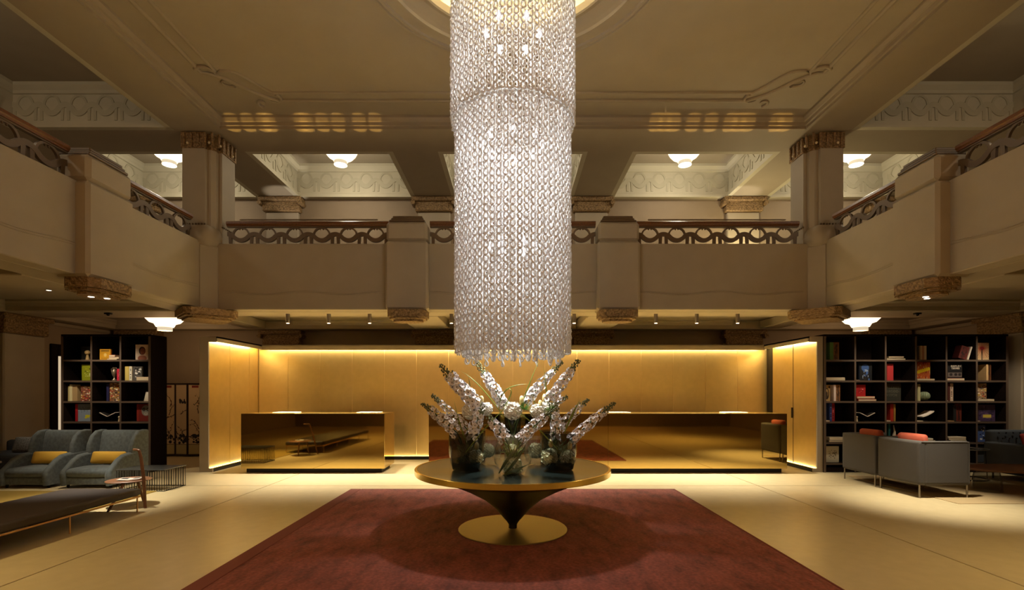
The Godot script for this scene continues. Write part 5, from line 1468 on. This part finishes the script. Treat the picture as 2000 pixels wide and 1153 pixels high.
func letters(to: Node3D, s: String, at: Vector3, h: float, m: Material, w := 0.0) -> void:
	var t := TextMesh.new()
	t.text = s
	var f := SystemFont.new()
	f.font_names = PackedStringArray(["Droid Sans"])
	f.font_weight = 700
	t.font = f
	t.font_size = 32
	t.pixel_size = h / 23.0
	t.depth = 0.003
	t.horizontal_alignment = HORIZONTAL_ALIGNMENT_LEFT
	var o := part("lettering", t, m, to, at)
	var bx := t.get_aabb()
	o.scale.x = w / bx.size.x if w > 0 else 1.0
	o.position -= Vector3(bx.position.x * o.scale.x, 0, 0)

func build_bookcases() -> void:
	bookcase("wide dark bookcase of six columns behind the grey club chairs", 6.085, 6, 0.5925, 0.36)
	bookcase("dark bookcase of three columns behind the grey wing armchairs", -8.785, 3, 0.5675, 0.45)
	var pages := M("book_pages", Color(0.78, 0.72, 0.6), 0.9)
	var i := 0
	for b in BOOKS:
		i += 1
		var x: float = b[3]
		var w: float = b[4]
		var h: float = b[6]
		var y: float = board_y(b[1]) + b[5]
		var col: Color = b[7]
		var m := M("cover_%02x%02x%02x" % [int(col.r * 255), int(col.g * 255), int(col.b * 255)], col, 0.55)
		var grp := "books in the %s bookcase" % ["right" if b[0] == "R" else "left"]
		var z := -9.57 - (0.02 if b[2] == "f" else 0.0) + rng.randf_range(-0.01, 0.01)
		if b[2] == "h" and b[8] == 0: z += 0.02
		var o := thing("book", b[9], "book", Vector3(x, y, z), 0, grp)
		var D := 0.2
		match b[2]:
			"s", "l":
				part("cover", MB.new().bb(-w / 2, w / 2, 0, h, -D, 0, 0.002), m, o)
				if w > 0.02: part("pages", MB.new().bb(-w / 2 + 0.004, w / 2 - 0.004, h - 0.004, h + 0.0005, -D - 0.001, -0.01), pages, o)
				if b[2] == "l": o.rotation.z = deg_to_rad(7)
			"r":
				D = 0.14 if w > 0.08 else 0.2
				part("cover", MB.new().bb(-w / 2, w / 2, 0, h * 0.95, -D, 0, 0.002), m, o)
				o.rotation.z = deg_to_rad(-17)
				o.position.y += w / 2 * 0.3
			"f":
				part("cover", MB.new().bb(-w / 2, w / 2, 0, h, -0.036, 0, 0.002), m, o)
				part("pages", MB.new().bb(-w / 2 + 0.004, w / 2 - 0.002, 0.004, h + 0.0004, -0.032, -0.005), pages, o)
			"h":
				part("cover", MB.new().bb(-w / 2, w / 2, 0, h, -D, 0, 0.002), m, o)
				if h > 0.024: part("pages", MB.new().bb(-w / 2 + 0.004, w / 2 + 0.0005, 0.005, h - 0.005, -D + 0.004, 0.0008), pages, o)
		if b[8] > 0:
			var q := MB.new()
			var hh := h * (0.95 if b[2] == "r" else 1.0)
			q.quad(Vector3(-w / 2 + 0.001, 0.001, 0.001), Vector3(w / 2 - 0.001, 0.001, 0.001), Vector3(w / 2 - 0.001, hh - 0.001, 0.001), Vector3(-w / 2 + 0.001, hh - 0.001, 0.001), Vector3(0, 0, 1))
			if b[8] != 11:
				var pm := StandardMaterial3D.new()
				pm.resource_name = "cover_print"
				pm.roughness = 0.5
				pm.albedo_texture = cover_image(col, b[8], i)
				part("cover_print", q, pm, o)
			if b[8] == 9:
				letters(o, "REFLEC", Vector3(-0.07, 0.235, 0.002), 0.035, M("white_print", Color(0.8, 0.76, 0.68), 0.6), 0.21)
				letters(o, "TIONS", Vector3(-0.06, 0.19, 0.002), 0.035, mats.white_print, 0.16)
			if b[8] == 11:
				for e in [["ALEXEY", 0.27, 0.26], ["BRODO-", 0.19, 0.26], ["VITCH", 0.115, 0.21]]:
					letters(o, e[0], Vector3(-0.14, e[1], 0.002), 0.05, M("grey_print", Color(0.34, 0.34, 0.29), 0.5), e[2])
	# open books on stands, ball, urns and other pieces
	for e in [[6.93, 3, "open book resting in a V on a stand in the right bookcase", 0.17], [-7.92, 3, "open book resting in a V on a stand in the left bookcase", 0.18]]:
		var o := thing("open_book", e[2], "book", Vector3(e[0], board_y(e[1]), -9.62))
		for s in [-1, 1]:
			var c := MB.new()
			c.x = Transform3D(Basis(Vector3.BACK, s * 0.46), Vector3(0, 0.09, 0))
			c.bb(0, s * e[3], 0, 0.016, -0.12, 0.1, 0.003)
			part("page_block", c, M("white_page", Color(0.85, 0.8, 0.74), 0.8), o)
			var k := MB.new()
			k.x = c.x
			k.bb(0, s * (e[3] + 0.005), -0.006, 0, -0.125, 0.105)
			part("cover", k, mats.black_metal, o)
			var pr := MB.new()
			pr.x = c.x
			pr.bb(s * 0.002, s * (e[3] - 0.004), 0.0155, 0.0175, -0.118, 0.096)
			part("photo_print", pr, mats.dark_plinth, o)
		part("stand", MB.new().bb(-0.06, 0.06, 0, 0.012, -0.1, 0.08, 0.003).bb(-0.01, 0.01, 0.01, 0.09, -0.02, 0.0), mats.black_metal, o)
	var cm := thing("open_book", "curved open magazine tilted on a stand in the right bookcase, fourth column", "book", Vector3(8.11, board_y(3), -9.62))
	var cp := MB.new()
	var pl := PackedVector2Array()
	for k in 9: pl.append(Vector2(-0.1 + k * 0.028, 0.085 + k * 0.006 + k * k * 0.0009))
	for k in 9: pl.append(Vector2(-0.1 + (8 - k) * 0.028 - 0.004, 0.105 + (8 - k) * 0.006 + (8 - k) * (8 - k) * 0.0009))
	cp.prism(pl, -0.12, 0.1)
	part("page_block", cp, mats.white_page, cm)
	part("stand", MB.new().bb(-0.04, 0.04, 0, 0.012, -0.1, 0.08, 0.003).bb(-0.01, 0.01, 0.01, 0.1, -0.02, 0.0), mats.black_metal, cm)
	for e in [[6.74, 3, "tiny white ball left of the open book in the right bookcase"], [-7.71, 3, "tiny white ball right of the open book in the left bookcase"]]:
		solo("ornament_ball", MB.new().ball(Vector3(0, 0.085, 0), Vector3.ONE * 0.022, 10).lathe([Vector2(0, 0.065), Vector2(0.012, 0.065), Vector2(0.02, 0), Vector2(0, 0)], 10), mats.pale_stud, e[2], "ornament", Vector3(e[0], board_y(e[1]), -9.55))
	var rb := MB.new()
	for k in 16:
		var pth := []
		for q in 9:
			var ph := PI * (0.06 + 0.88 * q / 8)
			pth.append(Vector3(sin(ph) * cos(TAU * k / 16 + q * 0.06), cos(ph) * 0.92, sin(ph) * sin(TAU * k / 16 + q * 0.06)) * 0.088 + Vector3(0, 0.1, 0))
		rb.tube(pth, [0.006, 0.014, 0.018, 0.02, 0.021, 0.02, 0.018, 0.014, 0.006], 6)
	rb.ball(Vector3(0, 0.1, 0), Vector3(0.09, 0.085, 0.09), 14)
	solo("ribbed_ball", rb, M("celadon", Color(0.45, 0.50, 0.38), 0.5), "ribbed pale green ball vase in the third row of the right bookcase", "ornament", Vector3(8.14, board_y(2), -9.66))
	var ur := thing("urn", "silvery two-handled urn beside the small pink book in the left bookcase", "urn", Vector3(-7.86, board_y(1), -9.62))
	part("body", MB.new().lathe([Vector2(0, 0), Vector2(0.04, 0), Vector2(0.04, 0.015), Vector2(0.014, 0.04), Vector2(0.016, 0.07), Vector2(0.04, 0.11), Vector2(0.05, 0.16), Vector2(0.04, 0.2), Vector2(0.022, 0.225), Vector2(0.035, 0.26), Vector2(0.03, 0.262), Vector2(0, 0.24)], 20), M("old_silver", Color(0.55, 0.5, 0.42), 0.35, 0.7), ur)
	for s in [-1, 1]:
		part("handle", MB.new().tube([Vector3(s * 0.03, 0.245, 0), Vector3(s * 0.065, 0.23, 0), Vector3(s * 0.06, 0.18, 0), Vector3(s * 0.045, 0.15, 0)], 0.005, 6), mats.old_silver, ur)
	solo("jar", MB.new().lathe([Vector2(0, 0), Vector2(0.085, 0), Vector2(0.085, 0.01), Vector2(0.055, 0.175), Vector2(0.05, 0.18), Vector2(0, 0.175)], 24), M("white_ceramic", Color(0.72, 0.68, 0.6), 0.5), "white tapered ceramic jar in the third row of the left bookcase", "jar", Vector3(-7.19, board_y(2), -9.64))
	solo("glint_orb", MB.new().ball(Vector3(0, 0.14, 0), Vector3.ONE * 0.05, 14).lathe([Vector2(0, 0.1), Vector2(0.02, 0.1), Vector2(0.035, 0), Vector2(0, 0)], 14), M("glint_pale", Color(0.6, 0.5, 0.33), 0.25), "pale orb standing in for a glint on the dark panel in the top left cell of the left bookcase", "ornament", Vector3(-8.33, board_y(0), -9.55))  # orb shape stands in for a light reflection on dark glass
	var fg := thing("figurine", "small white and red figurine behind the nearer club chair cushion", "figurine", Vector3(7.5, board_y(4), -9.6))
	part("body", MB.new().tube([Vector3(0, 0, 0), Vector3(-0.03, 0.06, 0), Vector3(0.01, 0.12, 0), Vector3(0.02, 0.2, 0), Vector3(0, 0.33, 0)], [0.03, 0.025, 0.03, 0.018, 0.006], 8), mats.white_ceramic, fg)
	part("red_ball", MB.new().ball(Vector3(0.06, 0.1, 0), Vector3(0.03, 0.045, 0.03), 10), mats.red_fabric, fg)
	var gb := thing("storage_box", "grey box in the bottom row behind the round glass table", "box", Vector3(9.24, board_y(5), -9.6))
	part("body", MB.new().bb(-0.12, 0.12, 0, 0.27, -0.2, 0, 0.005), mats.navy_velvet, gb)
	part("lid", MB.new().bb(-0.125, 0.125, 0.27, 0.31, -0.205, 0.005, 0.005), mats.navy_velvet, gb)

# ---------------------------------------------------------------- left seating
func wing_chair(x: float, w: float, label: String) -> void:
	var m: Material = mats.grey_velvet
	var o := thing("wing_armchair", label, "armchair", Vector3(x, 0, -8.3), 0, "grey velvet wing armchairs")
	var h := w / 2
	# local z: front +0.42, back -0.38
	part("base", MB.new().rbox(Vector3(0, 0.115, 0.02), Vector3(w - 0.1, 0.13, 0.74), 0.03), m, o)
	part("seat_cushion", MB.new().rbox(Vector3(0, 0.245, 0.06), Vector3(w - 0.2, 0.14, 0.7), 0.06, Vector3(0.0, 0.03, 0.012)), m, o)
	var bk := MB.new()
	bk.x = Transform3D(Basis(Vector3.RIGHT, -0.16), Vector3(0, 0.25, -0.26))
	bk.rbox(Vector3(0, 0.31, 0), Vector3(w - 0.2, 0.69, 0.15), 0.065, Vector3(0, 0.0, 0.03))
	part("backrest", bk, m, o)
	for s in [-1, 1]:
		var wg := MB.new()          # wing: outline in the side plane, curved over the arm
		var pl := PackedVector2Array([Vector2(-0.42, 0.06), Vector2(-0.16, 0.06), Vector2(-0.12, 0.42), Vector2(-0.06, 0.5), Vector2(-0.09, 0.66), Vector2(-0.15, 0.80), Vector2(-0.23, 0.862), Vector2(-0.34, 0.875), Vector2(-0.43, 0.865)])
		wg.x = Transform3D(Basis(Vector3(0, 0, 1), Vector3(0, 1, 0), Vector3(-1, 0, 0)) , Vector3(s * (h - 0.085), 0, 0))
		wg.prism(pl, -0.035, 0.035)
		var soft := MB.new()
		soft.x = wg.x
		var edge := []
		for k in range(2, pl.size()): edge.append(Vector3(pl[k].x, pl[k].y, 0))
		soft.tube(edge, 0.036, 10)
		wg.v.append_array(soft.v)
		wg.n.append_array(soft.n)
		wg.t.append_array(soft.t)
		part("wing", wg, m, o)
		var ar := MB.new()
		ar.x = wg.x
		var ap := PackedVector2Array([Vector2(-0.3, 0.05), Vector2(0.38, 0.05), Vector2(0.4, 0.2), Vector2(0.385, 0.27), Vector2(0.31, 0.335), Vector2(0.22, 0.42), Vector2(0.12, 0.475), Vector2(0.0, 0.49), Vector2(-0.3, 0.5)])
		ar.prism(ap, -0.045, 0.045)
		var ro := MB.new()
		ro.x = wg.x
		var pe := []
		for k in range(1, 9): pe.append(Vector3(ap[k].x, ap[k].y, 0))
		ro.tube(pe, 0.046, 10)
		ar.v.append_array(ro.v)
		ar.n.append_array(ro.n)
		ar.t.append_array(ro.t)
		part("arm", ar, m, o)
		for z in [0.33, -0.33]:
			part("leg", MB.new().lathe([Vector2(0, 0), Vector2(0.014, 0), Vector2(0.024, 0.06), Vector2(0, 0.06)], 10), mats.dark_wood, o, Vector3(s * (h - 0.1), 0, z))

func pillow(x: float, y: float, z: float, w: float, h: float, m: Material, label: String, lean := -0.3, turn := 0.0) -> void:
	var c := MB.new()
	c.x = Transform3D(Basis(Vector3.RIGHT, lean), Vector3(0, h / 2, 0))
	c.rbox(Vector3(), Vector3(w, h, 0.07), 0.034, Vector3(0, 0, 0.03), 8)
	solo("pillow", c, m, label, "pillow", Vector3(x, y, z), turn)

func build_left_seats() -> void:
	wing_chair(-7.93, 0.88, "grey velvet wing armchair at the far left, next to the patterned pillow")
	wing_chair(-6.92, 0.90, "grey velvet wing armchair nearer the wire side table, its seat brightly lit")
	pillow(-7.86, 0.35, -8.27, 0.56, 0.21, mats.mustard_fabric, "mustard yellow lumbar pillow on the far left armchair")
	pillow(-6.86, 0.35, -8.27, 0.56, 0.21, mats.mustard_fabric, "mustard yellow lumbar pillow on the armchair nearer the wire table")
	var pt := tri(M("patterned_fabric", Color(0.6, 0.6, 0.58), 0.9), ntex(noise(0.06, 2, 77, FastNoiseLite.TYPE_CELLULAR), [Color(0.2, 0.2, 0.21), Color(0.75, 0.75, 0.75), Color(0.25, 0.25, 0.26)], 256), 2.0)
	# sofa end that carries the patterned pillow, mostly outside the frame
	var so := thing("sofa", "dark sofa end behind the far left armchair with the patterned pillow", "sofa", Vector3(-9.1, 0, -8.9))
	part("seat", MB.new().rbox(Vector3(0, 0.28, 0), Vector3(0.9, 0.4, 0.7), 0.06), mats.navy_velvet, so)
	part("backrest", MB.new().rbox(Vector3(0, 0.42, -0.33), Vector3(0.9, 0.5, 0.14), 0.06), mats.navy_velvet, so)
	for s in [-1, 1]: part("leg", MB.new().lathe([Vector2(0, 0), Vector2(0.02, 0), Vector2(0.025, 0.09), Vector2(0, 0.09)], 10), mats.dark_wood, so, Vector3(s * 0.38, 0, 0.28))
	pillow(-8.78, 0.48, -8.78, 0.4, 0.28, pt, "grey and white patterned pillow left of the wing armchairs")
	# round white side table at the left edge
	var wt := thing("side_table", "small pale round side table at the far left edge beside the armchair", "side table", Vector3(-8.6, 0, -7.9))
	part("tabletop", MB.new().lathe([Vector2(0, 0.42), Vector2(0.22, 0.42), Vector2(0.225, 0.41), Vector2(0.22, 0.4), Vector2(0, 0.4)], 32), M("white_top", Color(0.8, 0.76, 0.7), 0.4), wt)
	part("pole", MB.new().tube([Vector3(0, 0.01, 0), Vector3(0, 0.4, 0)], 0.015), mats.black_metal, wt)
	part("base", MB.new().lathe([Vector2(0, 0.012), Vector2(0.14, 0.012), Vector2(0.15, 0), Vector2(0, 0)], 28), mats.black_metal, wt)
	# upholstered bench
	var b := thing("bench", "long low brown leather bench on thin brass legs in the left foreground", "bench", Vector3(-5.355, 0, -4.4))
	part("seat_pad", MB.new().rbox(Vector3(0, 0.255, 0), Vector3(0.97, 0.1, 4.0), 0.03, Vector3(0, 0.008, 0), 8), mats.brown_leather, b)
	var fr := MB.new()
	for s in [-1, 1]:
		fr.box(Vector3(s * 0.478, 0.195, 0), Vector3(0.014, 0.02, 3.98), 0.003)
		fr.box(Vector3(0, 0.195, s * 1.98), Vector3(0.95, 0.02, 0.014), 0.003)
	part("frame_rail", fr, mats.brass_leg, b)
	for k in 5:
		for s in [-1, 1]:
			part("leg", MB.new().box(Vector3(0, 0.094, 0), Vector3(0.014, 0.188, 0.014), 0.002), mats.brass_leg, b, Vector3(s * 0.478, 0, -1.93 + k * 0.965))
	# small wooden table with tall handle
	var t := thing("side_table", "small three-legged walnut side table with a tall hooked handle at the end of the bench", "side table", Vector3(-5.1, 0, -6.75))
	part("tabletop", MB.new().lathe([Vector2(0, 0.358), Vector2(0.25, 0.358), Vector2(0.262, 0.35), Vector2(0.25, 0.338), Vector2(0, 0.335)], 40), mats.walnut_wood, t, Vector3(-0.2, 0, 0.02))
	part("leg", MB.new().tube([Vector3(0.16, 0, 0.2), Vector3(0.1, 0.34, 0.14), Vector3(0.03, 0.66, 0.1), Vector3(-0.005, 0.765, 0.09)], [0.018, 0.021, 0.02, 0.018], 8), mats.walnut_wood, t)
	part("handle", MB.new().tube([Vector3(0.0, 0.76, 0.09), Vector3(-0.03, 0.772, 0.09), Vector3(-0.13, 0.768, 0.02)], 0.017, 8), mats.walnut_wood, t)
	part("leg", MB.new().tube([Vector3(-0.16, 0, 0.42), Vector3(-0.12, 0.34, 0.2)], [0.015, 0.019], 8), mats.walnut_wood, t)
	part("leg", MB.new().tube([Vector3(-0.16, 0, -0.2), Vector3(-0.18, 0.34, -0.1)], [0.015, 0.019], 8), mats.walnut_wood, t)
	var mg := thing("magazine", "open magazine lying on the small walnut side table", "magazine", Vector3(-5.27, 0.359, -6.72), 0.35)
	for s in [-1, 1]:
		var c := MB.new()
		c.x = Transform3D(Basis(Vector3.BACK, s * 0.08), Vector3())
		c.bb(0, s * 0.13, 0, 0.006, -0.1, 0.1, 0.001)
		part("page_block", c, M("white_page2", Color(0.75, 0.72, 0.68), 0.6), mg)
		var q := MB.new()
		q.x = c.x
		q.bb(s * 0.03, s * 0.11, 0.0055, 0.0068, -0.07, 0.02)
		part("photo_print", q, mats.dark_plinth, mg)
	# wire side table
	var wi := thing("side_table", "low black wire side table with many thin rods beside the lit armchair", "side table", Vector3(-5.86, 0, -7.92))
	part("tabletop", MB.new().box(Vector3(0, 0.335, 0), Vector3(0.78, 0.014, 0.52), 0.004), M("smoked_top", Color(0.2, 0.2, 0.19), 0.25), wi)
	for k in 20:
		for z in [-0.245, 0.245]:
			part("rod", MB.new().tube([Vector3(0, 0.005, 0), Vector3(0, 0.33, 0)], 0.004, 5), mats.black_metal, wi, Vector3(-0.375 + 0.75 * k / 19, 0, z))
	for k in range(1, 12):
		for x in [-0.375, 0.375]:
			part("rod", MB.new().tube([Vector3(0, 0.005, 0), Vector3(0, 0.33, 0)], 0.004, 5), mats.black_metal, wi, Vector3(x, 0, -0.245 + 0.49 * k / 12))
	var ft := MB.new()
	for z in [-0.245, 0.245]: ft.box(Vector3(0, 0.005, z), Vector3(0.76, 0.01, 0.012))
	for x in [-0.375, 0.375]: ft.box(Vector3(x, 0.005, 0), Vector3(0.012, 0.01, 0.5))
	part("foot_frame", ft, mats.black_metal, wi)
	# painted folding screen against the back wall
	var sc := thing("folding_screen", "folding screen with ink painted branches and dark frame against the back wall", "folding screen", Vector3(-8.08, 0, -11.9))
	var z0 := 0.0
	for k in 5:
		var px := -0.66 + k * 0.33
		var an := 0.16 * (1 if k % 2 else -1)
		var im := screen_image(k)
		var pm := StandardMaterial3D.new()
		pm.resource_name = "painted_paper"
		pm.albedo_texture = im
		pm.roughness = 0.8
		var q := MB.new()
		q.x = Transform3D(Basis(Vector3.UP, an), Vector3(px, 0, 0))
		q.quad(Vector3(-0.145, 0.06, 0.013), Vector3(0.145, 0.06, 0.013), Vector3(0.145, 1.75, 0.013), Vector3(-0.145, 1.75, 0.013), Vector3(0, 0, 1))
		var fr2 := MB.new()
		fr2.x = q.x
		fr2.bb(-0.165, 0.165, 0.02, 1.79, -0.012, 0.011, 0.003)
		for s in [-1, 1]: fr2.bb(s * 0.165, s * 0.145, 0.02, 1.79, 0.01, 0.02)
		fr2.bb(-0.145, 0.145, 0.02, 0.06, 0.01, 0.02)
		fr2.bb(-0.145, 0.145, 1.75, 1.79, 0.01, 0.02)
		var pn := part("screen_panel", fr2, mats.bronze_metal, sc)
		part("painting", q, pm, pn)

func screen_image(sd: int) -> ImageTexture:
	var r := RandomNumberGenerator.new()
	r.seed = 900 + sd
	var W := 96
	var H := 512
	var im := Image.create(W, H, false, Image.FORMAT_RGB8)
	im.fill(Color(0.74, 0.64, 0.50))
	im.fill_rect(Rect2i(0, 440, W, 72), Color(0.66, 0.60, 0.42))
	im.fill_rect(Rect2i(0, 438, W, 4), Color(0.3, 0.24, 0.16))
	var dab := func(x: float, y: float, rad: float, c: Color) -> void:
		for j in range(maxi(0, int(y - rad)), mini(H, int(y + rad) + 1)):
			for i in range(maxi(0, int(x - rad)), mini(W, int(x + rad) + 1)):
				if Vector2(i - x, j - y).length() < rad: im.set_pixel(i, j, c)
	for k in 7:
		var p := Vector2(r.randf_range(0, W), r.randf_range(150, 430))
		var a := r.randf_range(-2.8, -0.4)
		for q in 60:
			a += r.randf_range(-0.25, 0.25)
			p += Vector2(cos(a), sin(a)) * 2.6
			dab.call(p.x, p.y, r.randf_range(1.2, 4.0) * (1.0 - q / 75.0), Color(0.12, 0.09, 0.08))
			if q % 9 == 0: dab.call(p.x + r.randf_range(-9, 9), p.y + r.randf_range(-9, 9), r.randf_range(2, 5), [Color(0.35, 0.14, 0.08), Color(0.15, 0.12, 0.1), Color(0.4, 0.33, 0.22)][r.randi_range(0, 2)])
	for k in 20: dab.call(r.randf_range(0, W), r.randf_range(370, 430), r.randf_range(4, 13), Color(0.1, 0.09, 0.1))
	if sd % 2 == 0:
		for k in 12: dab.call(W * 0.5 + r.randf_range(-30, 45), 120 + r.randf_range(-10, 12), r.randf_range(5, 10), Color(0.11, 0.10, 0.12))
	else: im.fill_rect(Rect2i(24, 6, 50, 16), Color(0.45, 0.12, 0.08))
	return ImageTexture.create_from_image(im)

# ---------------------------------------------------------------- right seating
func club_chair(z0: float, z1: float, label: String) -> void:
	var m: Material = mats.grey_tweed
	var x0 := 5.97
	var D := 0.76
	var L := absf(z1 - z0)
	var o := thing("club_chair", label, "armchair", Vector3(x0, 0, (z0 + z1) / 2), 0, "grey tweed club chairs")
	part("backrest", MB.new().rbox(Vector3(0.05, 0.515, 0), Vector3(0.1, 0.65, L), 0.025, Vector3(), 6), m, o)
	for s in [-1, 1]:
		part("arm", MB.new().rbox(Vector3(0.1 + (D - 0.1) / 2 - 0.012, 0.515, s * (L / 2 - 0.04)), Vector3(D - 0.1 + 0.02, 0.65, 0.08), 0.025), m, o)
	part("seat_base", MB.new().rbox(Vector3(0.42, 0.27, 0), Vector3(0.66, 0.16, L - 0.15), 0.02), m, o)
	part("seat_cushion", MB.new().rbox(Vector3(0.42, 0.40, 0), Vector3(0.66, 0.13, L - 0.17), 0.04, Vector3(0, 0.02, 0)), m, o)
	var pp := MB.new()
	var ps := []
	for q in [[0.04, -L / 2 + 0.012], [D - 0.03, -L / 2 + 0.012]]: ps.append(Vector3(q[0], 0.815, q[1]))
	pp.tube([Vector3(D - 0.02, 0.22, L / 2 - 0.005), Vector3(D - 0.02, 0.8, L / 2 - 0.005), Vector3(D - 0.05, 0.825, L / 2 - 0.005), Vector3(0.04, 0.825, L / 2 - 0.005), Vector3(0.012, 0.815, L / 2 - 0.03), Vector3(0.012, 0.815, -L / 2 + 0.03)], 0.008, 6)
	part("piping", pp, m, o)
	for x in [0.03, D - 0.03]:
		for s in [-1, 1]:
			part("leg", MB.new().tube([Vector3(x, 0, s * (L / 2 - 0.03)), Vector3(x, 0.2, s * (L / 2 - 0.03))], 0.012, 8), mats.steel_leg, o)
	var rl := MB.new()
	for s in [-1, 1]: rl.box(Vector3(D / 2, 0.196, s * (L / 2 - 0.03)), Vector3(D - 0.06, 0.014, 0.014))
	for x in [0.03, D - 0.03]: rl.box(Vector3(x, 0.196, 0), Vector3(0.014, 0.014, L - 0.06))
	part("frame_rail", rl, mats.steel_leg, o)

func build_right_seats() -> void:
	club_chair(-7.16, -7.98, "nearer grey tweed club chair seen from behind, on the edge of the sand rug")
	club_chair(-8.04, -8.84, "farther grey tweed club chair seen from behind, next to the brass wall")
	for e in [[-7.55, "orange bolster pillow leaning in the nearer club chair", 0.5, 0.16], [-8.42, "orange bolster pillow leaning in the farther club chair", 0.48, 0.13]]:
		var c := MB.new()
		c.x = Transform3D(Basis(Vector3.BACK, 0.09), Vector3())
		c.rbox(Vector3(0, 0.22, 0), Vector3(0.12, 0.44, e[2]), 0.055, Vector3(0.02, 0, 0.0))
		solo("pillow", c, mats.orange_fabric, e[1], "pillow", Vector3(6.225, 0.49, e[0]))
	# tufted armchair at the right edge
	var m: Material = mats.navy_velvet
	var o := thing("armchair", "dark blue button tufted armchair at the right edge before the bookcase", "armchair", Vector3(9.25, 0.005, -8.54))
	part("backrest", MB.new().rbox(Vector3(0, 0.55, -0.3), Vector3(1.3, 0.66, 0.14), 0.05, Vector3(0, 0, 0.02)), m, o)
	for r in 4:
		for k in 9:
			part("button", MB.new().ball(Vector3(), Vector3(0.015, 0.015, 0.008), 8), mats.black_metal, o, Vector3(-0.52 + k * 0.125 + (r % 2) * 0.062, 0.83 - r * 0.1, -0.208))
	for s in [-1, 1]: part("arm", MB.new().rbox(Vector3(s * 0.62, 0.42, 0.02), Vector3(0.12, 0.5, 0.74), 0.04), m, o)
	part("seat_cushion", MB.new().rbox(Vector3(0, 0.38, 0.08), Vector3(1.12, 0.16, 0.64), 0.05, Vector3(0, 0.02, 0)), m, o)
	part("base", MB.new().rbox(Vector3(0, 0.22, 0.04), Vector3(1.22, 0.2, 0.7), 0.03), m, o)
	for x in [-0.56, 0.56]:
		for z in [-0.28, 0.34]: part("leg", MB.new().tube([Vector3(x, 0, z), Vector3(x, 0.14, z)], 0.014, 8), mats.black_metal, o)
	pillow(9.1, 0.485, -8.5, 0.4, 0.36, mats.red_fabric, "dark red pillow on the tufted armchair at the right edge", -0.3)
	# round glass side table
	var g := thing("side_table", "round glass topped side table with a dark ring base before the tufted armchair", "side table", Vector3(8.16, 0.005, -8.78))
	part("glass_top", MB.new().lathe([Vector2(0, 0.55), Vector2(0.305, 0.55), Vector2(0.31, 0.545), Vector2(0.305, 0.538), Vector2(0, 0.538)], 48), mats.smoky_glass, g)
	var ring := []
	for k in 40: ring.append(Vector3(0.31 * cos(TAU * k / 40), 0.545, 0.31 * sin(TAU * k / 40)))
	part("rim", MB.new().tube(ring, 0.007, 6, true), mats.steel_leg, g)
	var br := []
	for k in 40: br.append(Vector3(0.3 * cos(TAU * k / 40), 0.012, 0.3 * sin(TAU * k / 40)))
	part("base_ring", MB.new().tube(br, 0.012, 6, true), mats.black_metal, g)
	for k in 3:
		var a := TAU * k / 3 + 0.4
		part("leg", MB.new().tube([Vector3(0.3 * cos(a), 0.01, 0.3 * sin(a)), Vector3(0.27 * cos(a), 0.54, 0.27 * sin(a))], 0.008, 6), mats.black_metal, g)
	# oval coffee table on a glass block
	var t := thing("coffee_table", "oval walnut coffee table on a moulded smoky glass foot on the sand rug", "coffee table", Vector3(8.05, 0.005, -7.66))
	var tp := MB.new()
	tp.x = Transform3D(Basis.from_scale(Vector3(1, 1, 0.45)), Vector3(0, 0.07, 0))
	tp.lathe([Vector2(0, 0.30), Vector2(0.96, 0.30), Vector2(0.985, 0.295), Vector2(0.97, 0.275), Vector2(0.6, 0.245), Vector2(0.3, 0.235), Vector2(0, 0.235)], 64)
	part("tabletop", tp, mats.walnut_wood, t)
	for x in [-0.6, 0.5]:
		var gb := MB.new()
		gb.lathe([Vector2(0, 0.318), Vector2(0.15, 0.315), Vector2(0.17, 0.2), Vector2(0.19, 0.02), Vector2(0.19, 0), Vector2(0, 0)], 8, Vector3(), false)
		part("glass_foot", gb, mats.smoky_glass, t, Vector3(x, 0, 0.0))
